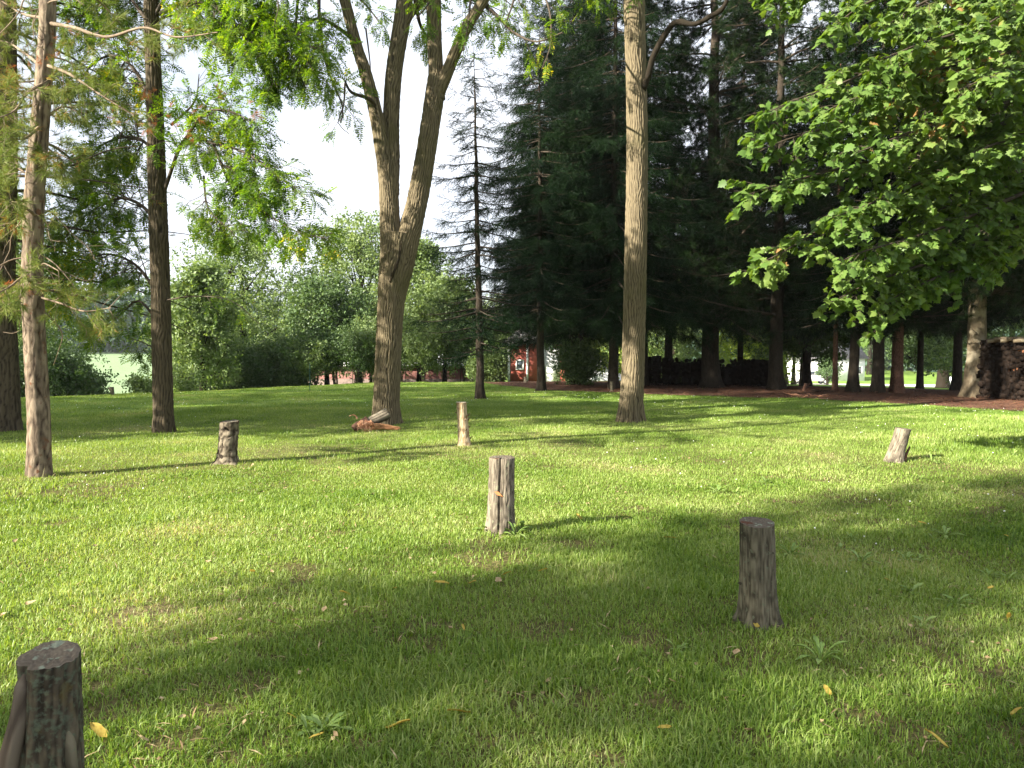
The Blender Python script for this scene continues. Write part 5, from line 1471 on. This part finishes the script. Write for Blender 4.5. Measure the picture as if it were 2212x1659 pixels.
def house(name, label, u0, u1, d, vt, hroof, seed, depth=9, windows=((.25, .5), (.75, .5)), garage=False):
    x0, x1 = P(u0, 800, d)[0], P(u1, 800, d)[0]; xm = (x0 + x1) / 2; zg = float(ground_z(xm, d)); z1 = P(u0, vt, d)[2]
    t = thing(name, label, 'house', (xm, d + depth / 2, zg))
    a = Acc(); box(a, x0, x1, d, d + depth, zg - .5, z1); part('wall', a, M['white_wall'], t, smooth_=False)
    a = Acc(); ym = d + depth / 2
    a.add([[x0 - .5, d - .5, z1 + .01], [x1 + .5, d - .5, z1 + .01], [x1 + .5, ym, z1 + hroof], [x0 - .5, ym, z1 + hroof], [x1 + .5, d + depth + .5, z1 + .01], [x0 - .5, d + depth + .5, z1 + .01]], [[0, 1, 2, 3], [3, 2, 4, 5], [0, 5, 4, 1]], [[1, 4, 2], [0, 3, 5]])
    part('roof', a, M['roof_dark'], t, smooth_=False)
    for (f, zf) in windows:
        cx = x0 + (x1 - x0) * f; cz = zg + (z1 - zg) * zf + .3; w, h = .6, .55
        fr = Acc(); box(fr, cx - w - .1, cx + w + .1, d - .07, d - .003, cz - h - .1, cz - h); box(fr, cx - w - .1, cx + w + .1, d - .07, d - .003, cz + h, cz + h + .1)
        box(fr, cx - w - .1, cx - w, d - .07, d - .003, cz - h, cz + h); box(fr, cx + w, cx + w + .1, d - .07, d - .003, cz - h, cz + h)
        fo = part('window', fr, M['white_wall'], t, smooth_=False)
        pa = Acc(); box(pa, cx - w, cx + w, d - .04, d - .003, cz - h, cz + h); part('pane', pa, M['glass'], fo, smooth_=False)
    return t
house('white_house', 'bright white house beyond the road seen between the close trunks', 1716, 1868, 118, 775, 2.6, 1, windows=((.55, .4), (.9, .4)))
house('white_garage', 'low white building beyond the bush with a grey roof', 1286, 1342, 68, 793, .8, 2, windows=())

# ---------------------------------------------------------------- white pickup, trailer
def wheel(parent, cx, cy, cz, rad):
    a = Acc(); tube(a, np.array([[cx, cy - .11, cz], [cx, cy + .11, cz]]), [rad, rad], 24, cap=True)
    tube(a, np.array([[cx, cy + .11, cz], [cx, cy - .11, cz]]), [rad, rad], 24, cap=True)
    w = part('wheel', a, M['tire'], parent)
    a = Acc(); tube(a, np.array([[cx, cy - .105, cz], [cx, cy - .125, cz]]), [rad * .6, rad * .55], 18, cap=True); part('rim', a, M['steel'], w)

def extrude_profile(acc, prof, y0, y1):
    n = len(prof); v = [[x, y0, z] for x, z in prof] + [[x, y1, z] for x, z in prof]
    q = [[i, (i + 1) % n, n + (i + 1) % n, n + i] for i in range(n)]
    c0, c1 = 2 * n, 2 * n + 1; m = np.mean(prof, 0); v += [[m[0], y0, m[1]], [m[0], y1, m[1]]]
    t_ = [[(i + 1) % n, i, c0] for i in range(n)] + [[n + i, n + (i + 1) % n, c1] for i in range(n)]
    acc.add(v, q, t_)

def pickup():
    d = 104; x = P(1752, 800, d)[0]; zg = float(ground_z(x, d)) + .08
    t = thing('pickup_truck', 'white pickup truck parked in front of the white house', 'truck', (x, d, zg))
    def X(pr): return [(x + a, zg + b) for a, b in pr]
    a = Acc(); extrude_profile(a, X([(-2.7, .45), (2.6, .45), (2.65, .95), (2.5, 1.1), (1.3, 1.2), (-.9, 1.2), (-1.0, 1.15), (-2.7, 1.15)]), d - .95, d + .95); part('body', a, M['white_wall'], t, smooth_=False)
    a = Acc(); extrude_profile(a, X([(-.95, 1.21), (1.35, 1.21), (.65, 1.85), (-.75, 1.88)]), d - .85, d + .85); part('cab', a, M['white_wall'], t, smooth_=False)
    a = Acc()
    for (p) in (X([(-.75, 1.27), (.15, 1.27), (.15, 1.78), (-.65, 1.78)]), X([(.22, 1.27), (1.15, 1.27), (.6, 1.78), (.22, 1.78)])): extrude_profile(a, p, d - .87, d - .853)
    part('window', a, M['glass'], t, smooth_=False)
    for wx in (-1.75, 1.7):
        wheel(t, x + wx, d - .86, zg + .38, .38); wheel(t, x + wx, d + .86, zg + .38, .38)
pickup()

def trailer():
    d = 74; x = P(2061, 800, d)[0]; zg = float(ground_z(x, d)) + .02
    t = thing('box_trailer', 'small grey box trailer beyond the road beside the mottled pine', 'trailer', (x, d, zg))
    a = Acc(); box(a, x - .55, x + .55, d - .4, d + 1.2, zg + .25, zg + 1.15); part('body', a, M['steel'], t, smooth_=False)
    wheel(t, x, d - .48, zg + .25, .25); wheel(t, x, d + 1.28, zg + .25, .25)
    a = Acc(); tube(a, np.array([[x + .5, d + .4, zg + .32], [x + 1.2, d + .4, zg + .28]]), [.04, .04], 8, cap=True); part('drawbar', a, M['steel'], t)
trailer()

# ---------------------------------------------------------------- trees outside the picture that shade the lawn
OG = 'trees left of and behind the camera'
casters = [(-18.5, 10.2, 13, 8.0, .20), (-22.5, 16.5, 22, 10.5, .14), (-31, 16, 25, 13, .2), (-29, 7.5, 18, 9.5, .22), (-28, 26, 25, 13, .12),
           (-11.2, -5.7, 11.0, 4.2, .24), (-17.5, -9.1, 14, 4.7, .22), (-17.0, -5.4, 17, 3.0, .56), (-8.0, -6.8, 10, 4.8, .25), (-22, -14, 17, 9, .25), (-13, -13, 15, 7, .3)]
c0 = None
for i, (x, y, H, W, low) in enumerate(casters):
    b = (x, y, float(ground_z(x, y)))
    lab = 'leafy shade tree outside the left of the picture, ' + ['nearest the dark pine', 'behind the dark pine', 'farthest up the lawn', 'far out on the left', 'far out behind', 'beside the camera', 'second beside the camera', 'tall thin one', 'just behind the camera', 'far behind the camera', 'rear one'][i]
    crown_tree('shade_tree', lab, b, H, W, 60 + i, 'walnut_leaf', .2, low, 16, 2600 if i < 5 else (850 if i == 7 else 500), group=OG)

# ---------------------------------------------------------------- weeds, fallen leaves, clover
def weed_template(seed, n, L, W):
    r = R(700 + seed); a = Acc()
    for k in range(n):
        an = 6.28 * k / n + r.normal(0, .3); el = r.uniform(.35, 1.15); l = L * r.uniform(.7, 1.15); m = 7
        t = np.linspace(0, 1, m); hz = np.array([math.cos(an), math.sin(an), 0])
        e = el - .9 * t
        x = np.cumsum(np.cos(e)) * l / m; z = np.cumsum(np.sin(e)) * l / m
        c = hz * x[:, None] + np.array([0, 0, 1]) * z[:, None]
        w = W * np.interp(t, [0, .25, .6, .85, 1], [.12, .35, 1, .75, .05]) * (1 + .25 * np.sin(t * 22))
        s = np.array([-hz[1], hz[0], 0])
        V = np.concatenate([c - s * w[:, None] / 2 + [0, 0, .004], c, c + s * w[:, None] / 2 + [0, 0, .004]])
        q = []
        for i in range(m - 1): q += [[i, i + 1, m + i + 1, m + i], [m + i, m + i + 1, 2 * m + i + 1, 2 * m + i]]
        a.add(V, q)
    return a
wp = [(1097, 1156, 0), (1127, 1150, 1), (1050, 1150, 1), (1112, 1163, 0), (1854, 1010, 0), (1872, 1014, 1), (1774, 1016, 1), (1990, 1036, 0), (2012, 1000, 0), (2030, 1002, 1), (2076, 995, 1), (2132, 997, 0), (2160, 1002, 1), (2046, 1075, 1), (1841, 1168, 0), (1817, 1188, 1), (1860, 1222, 0), (1956, 1216, 0), (1985, 1213, 0), (2041, 1160, 0), (2020, 1172, 1), (2134, 1246, 0), (2177, 1256, 0), (1969, 1282, 1), (1708, 1204, 0), (1996, 1350, 1), (2065, 1308, 0), (2201, 1325, 1), (665, 1590, 1), (700, 1583, 0), (1773, 1436, 0), (1462, 1410, 1), (2190, 985, 0), (1590, 1068, 1), (1550, 1066, 0), (1240, 1108, 1), (1655, 1045, 1)]
wl_ = ['at the foot of the split post, front', 'at the right foot of the split post', 'at the left foot of the split post', 'in front of the split post']
proto = {}
for i, (u, v, kd) in enumerate(wp):
    b = G(u, v)
    lab = ('dandelion clump ' if kd == 0 else 'small broad leaved weed ')
    lab += wl_[i] if i < 4 else 'growing in the grass ' + ('around the leaning post' if v < 1040 and u > 1700 else 'between the dark post and the right edge' if u > 1700 and v < 1400 else 'in the near foreground' if v > 1400 else 'on the open lawn')
    if kd not in proto:
        a = weed_template(kd, 11 if kd == 0 else 7, .15 if kd == 0 else .09, .026 if kd == 0 else .036)
        a.v = [x + b.astype(np.float32) for x in a.v]
        o = solo('dandelion' if kd == 0 else 'broadleaf_weed', a, M['weed'], lab, 'weed', b, 'broad leaved weeds in the lawn'); proto[kd] = o
    else:
        o = proto[kd].copy(); COL.objects.link(o); o.location = [float(c) for c in b]; o['label'] = lab
    r_ = R(i + 900); o.rotation_euler = (0, 0, r_.uniform(0, 6.28)); s = r_.uniform(.6, 1.2); o.scale = (s, s * r_.uniform(.7, 1.15), s * r_.uniform(.8, 1.7))

def leaf_mesh(seed, L, W):
    m = 9; t = np.linspace(0, 1, m); r = R(seed)
    w = W * np.sin(math.pi * t ** .8) + .001; z = .07 * L * np.sin(t * 2.4 + seed) ** 2
    c = np.stack([(t - .5) * L, 0 * t, z], -1)
    s = np.array([0, 1, 0])
    w = w * (1 + .18 * np.sin(t * 40 + seed)); V = np.concatenate([c - s * w[:, None] / 2 + [0, 0, .004], c, c + s * w[:, None] / 2 + [0, 0, .007]]); q = []
    for i in range(m - 1): q += [[i, i + 1, m + i + 1, m + i], [m + i, m + i + 1, 2 * m + i + 1, 2 * m + i]]
    return V, q
fl = [(1095, 1250, 'y'), (1173, 1243, 'y'), (1021, 1270, 'y'), (954, 1271, 'y'), (745, 1294, 'y'), (853, 1283, 'y'), (655, 1267, 't'), (450, 1223, 't'), (170, 1273, 't'), (127, 1376, 't'), (991, 1556, 'y'), (1787, 1508, 'y'), (1434, 1590, 'y'), (2022, 1616, 'y'), (2196, 1556, 'y'), (1671, 1089, 't'), (1447, 1171, 'y'), (1992, 1138, 'y'), (1634, 1365, 'y'), (586, 1357, 't'), (860, 1585, 'y'), (213, 1597, 'y'), (1286, 1655, 't'), (2178, 1345, 'y'), (1922, 1100, 't'), (8, 1340, 't'), (65, 1315, 't'), (460, 1395, 't'), (2060, 910, 't'), (1290, 893, 't'), (1250, 1125, 'y'), (700, 1330, 't'), (1400, 1283, 't'), (770, 1335, 't'), (1590, 1425, 't'), (1075, 1265, 't'), (545, 1010, 't'), (250, 1003, 't'), (520, 1090, 't'), (1195, 880, 't')]
_r = R(1234)
for _k in range(34):
    _u, _v = _r.uniform(20, 2190), _r.uniform(1060, 1640)
    if not (60 < _u < 180 and _v > 1380) and not (1590 < _u < 1690 and _v < 1360): fl.append((_u, _v, 't' if _r.random() < .75 else 'y'))
lp_ = {}
for i, (u, v, c) in enumerate(fl):
    b = G(u, v) + [0, 0, .035]
    where = ('near the forked walnut and far posts' if v < 1060 else 'on the sunlit lawn around the split post' if v < 1240 else 'in the shade in front of the split post' if 600 < u < 1300 and v < 1420 else 'left of the split post in the lower lawn' if u < 620 else 'around the dark foreground post' if u > 1300 else 'at the bottom of the picture')
    lab = ('curled yellow fallen leaf ' if c == 'y' else 'pale tan fallen leaf ') + where
    if c not in lp_:
        V, q = leaf_mesh(3 if c == 'y' else 5, .088 if c == 'y' else .065, .030 if c == 'y' else .034)
        a = Acc(); a.add(V + b, q); o = solo('fallen_leaf', a, M['yellow_leaf' if c == 'y' else 'tan_leaf'], lab, 'leaf', b, 'fallen leaves on the lawn'); lp_[c] = o
    else:
        o = lp_[c].copy(); COL.objects.link(o); o.location = [float(x) for x in b]; o['label'] = lab
    r_ = R(i + 40); o.rotation_euler = (r_.normal(0, .45), r_.normal(0, .35), r_.uniform(0, 6.28)); s = r_.uniform(.75, 1.2) if i < 40 else r_.uniform(.35, .8); o.scale = (s, s * r_.uniform(.7, 1.2), s)

def clover():
    r = R(97); a = Acc(); n = 900
    d = np.sqrt(r.uniform(5 ** 2, 30 ** 2, n)); an = r.uniform(-.62, .62, n); x, y = d * np.sin(an), d * np.cos(an)
    k = (noise2(x, y, 2.5, 21) > .45) & (in_mulch(x, y) < .2); x, y, d = x[k], y[k], d[k]
    z = ground_z(x, y) + .055 + .02 * r.random(len(x))
    V = np.array([[0, 0, .009], [.009, 0, 0], [0, .009, 0], [-.009, 0, 0], [0, -.009, 0], [0, 0, -.008]])
    T = pack(V, [], [[0, 1, 2], [0, 2, 3], [0, 3, 4], [0, 4, 1], [5, 2, 1], [5, 3, 2], [5, 4, 3], [5, 1, 4]])
    inst(a, T, np.stack([x, y, z], -1), r.normal(0, 1, (len(x), 3)), None, r.uniform(.5, 1.1, len(x)) * (1 + d * .02))
    o = part('clover_blossoms', a, M['flower']); o['label'] = 'tiny white clover blossoms scattered in the lawn'; o['category'] = 'flowers'; kind(o, 'stuff')
clover()
def thatch():
    r = R(98); a = Acc(); n = 9000
    d = np.sqrt(r.uniform(2 ** 2, 13 ** 2, n)); an = r.uniform(-.68, .68, n); x, y = d * np.sin(an), d * np.cos(an)
    k = (.6 * noise2(x, y, .6, 3) + .4 * noise2(x, y, .16, 8)) > .50; x, y = x[k], y[k]
    z = ground_z(x, y) + .012 + .022 * r.random(len(x)); A = r.uniform(0, 6.28, len(x))
    T = pack([[0, -.002, 0], [.03, -.003, .004], [.07, .0, 0], [.03, .003, .004]], [[0, 1, 2, 3]], [])
    T2 = pack([[0, 0, 0], [.008, -.007, .004], [.022, .0, 0], [.009, .008, .003]], [[0, 1, 2, 3]], [])
    h = len(x) * 3 // 4
    D = np.stack([np.cos(A), np.sin(A), r.normal(.05, .2, len(x))], -1); Q = np.stack([x, y, z], -1)
    inst(a, T, Q[:h], D[:h], None, r.uniform(.5, 1.4, h)); inst(a, T2, Q[h:], D[h:], r.normal(0, .6, len(x) - h), r.uniform(.5, 1.6, len(x) - h))
    o = part('dry_thatch', a, M['tan_leaf'], smooth_=False); o['label'] = 'dry straw and leaf crumbs lying between the grass blades'; o['category'] = 'litter'; kind(o, 'stuff')
thatch()
grass()

# ---------------------------------------------------------------- the hazy summer air
def haze():
    a = Acc(); box(a, -480, 480, -60, 470, -9, 42)
    m, n, l = newmat('hazy_air'); out = n.new('ShaderNodeOutputMaterial'); v = n.new('ShaderNodeVolumePrincipled')
    v.inputs['Density'].default_value = 0.0002; v.inputs['Color'].default_value = (0.95, 0.97, 1.0, 1); v.inputs['Anisotropy'].default_value = 0.2
    l.new(v.outputs[0], out.inputs['Volume'])
    o = part('haze', a, m, smooth_=False); kind(o, 'stuff'); o['label'] = 'thin pale summer haze over the far trees and field'; o['category'] = 'haze'
haze()
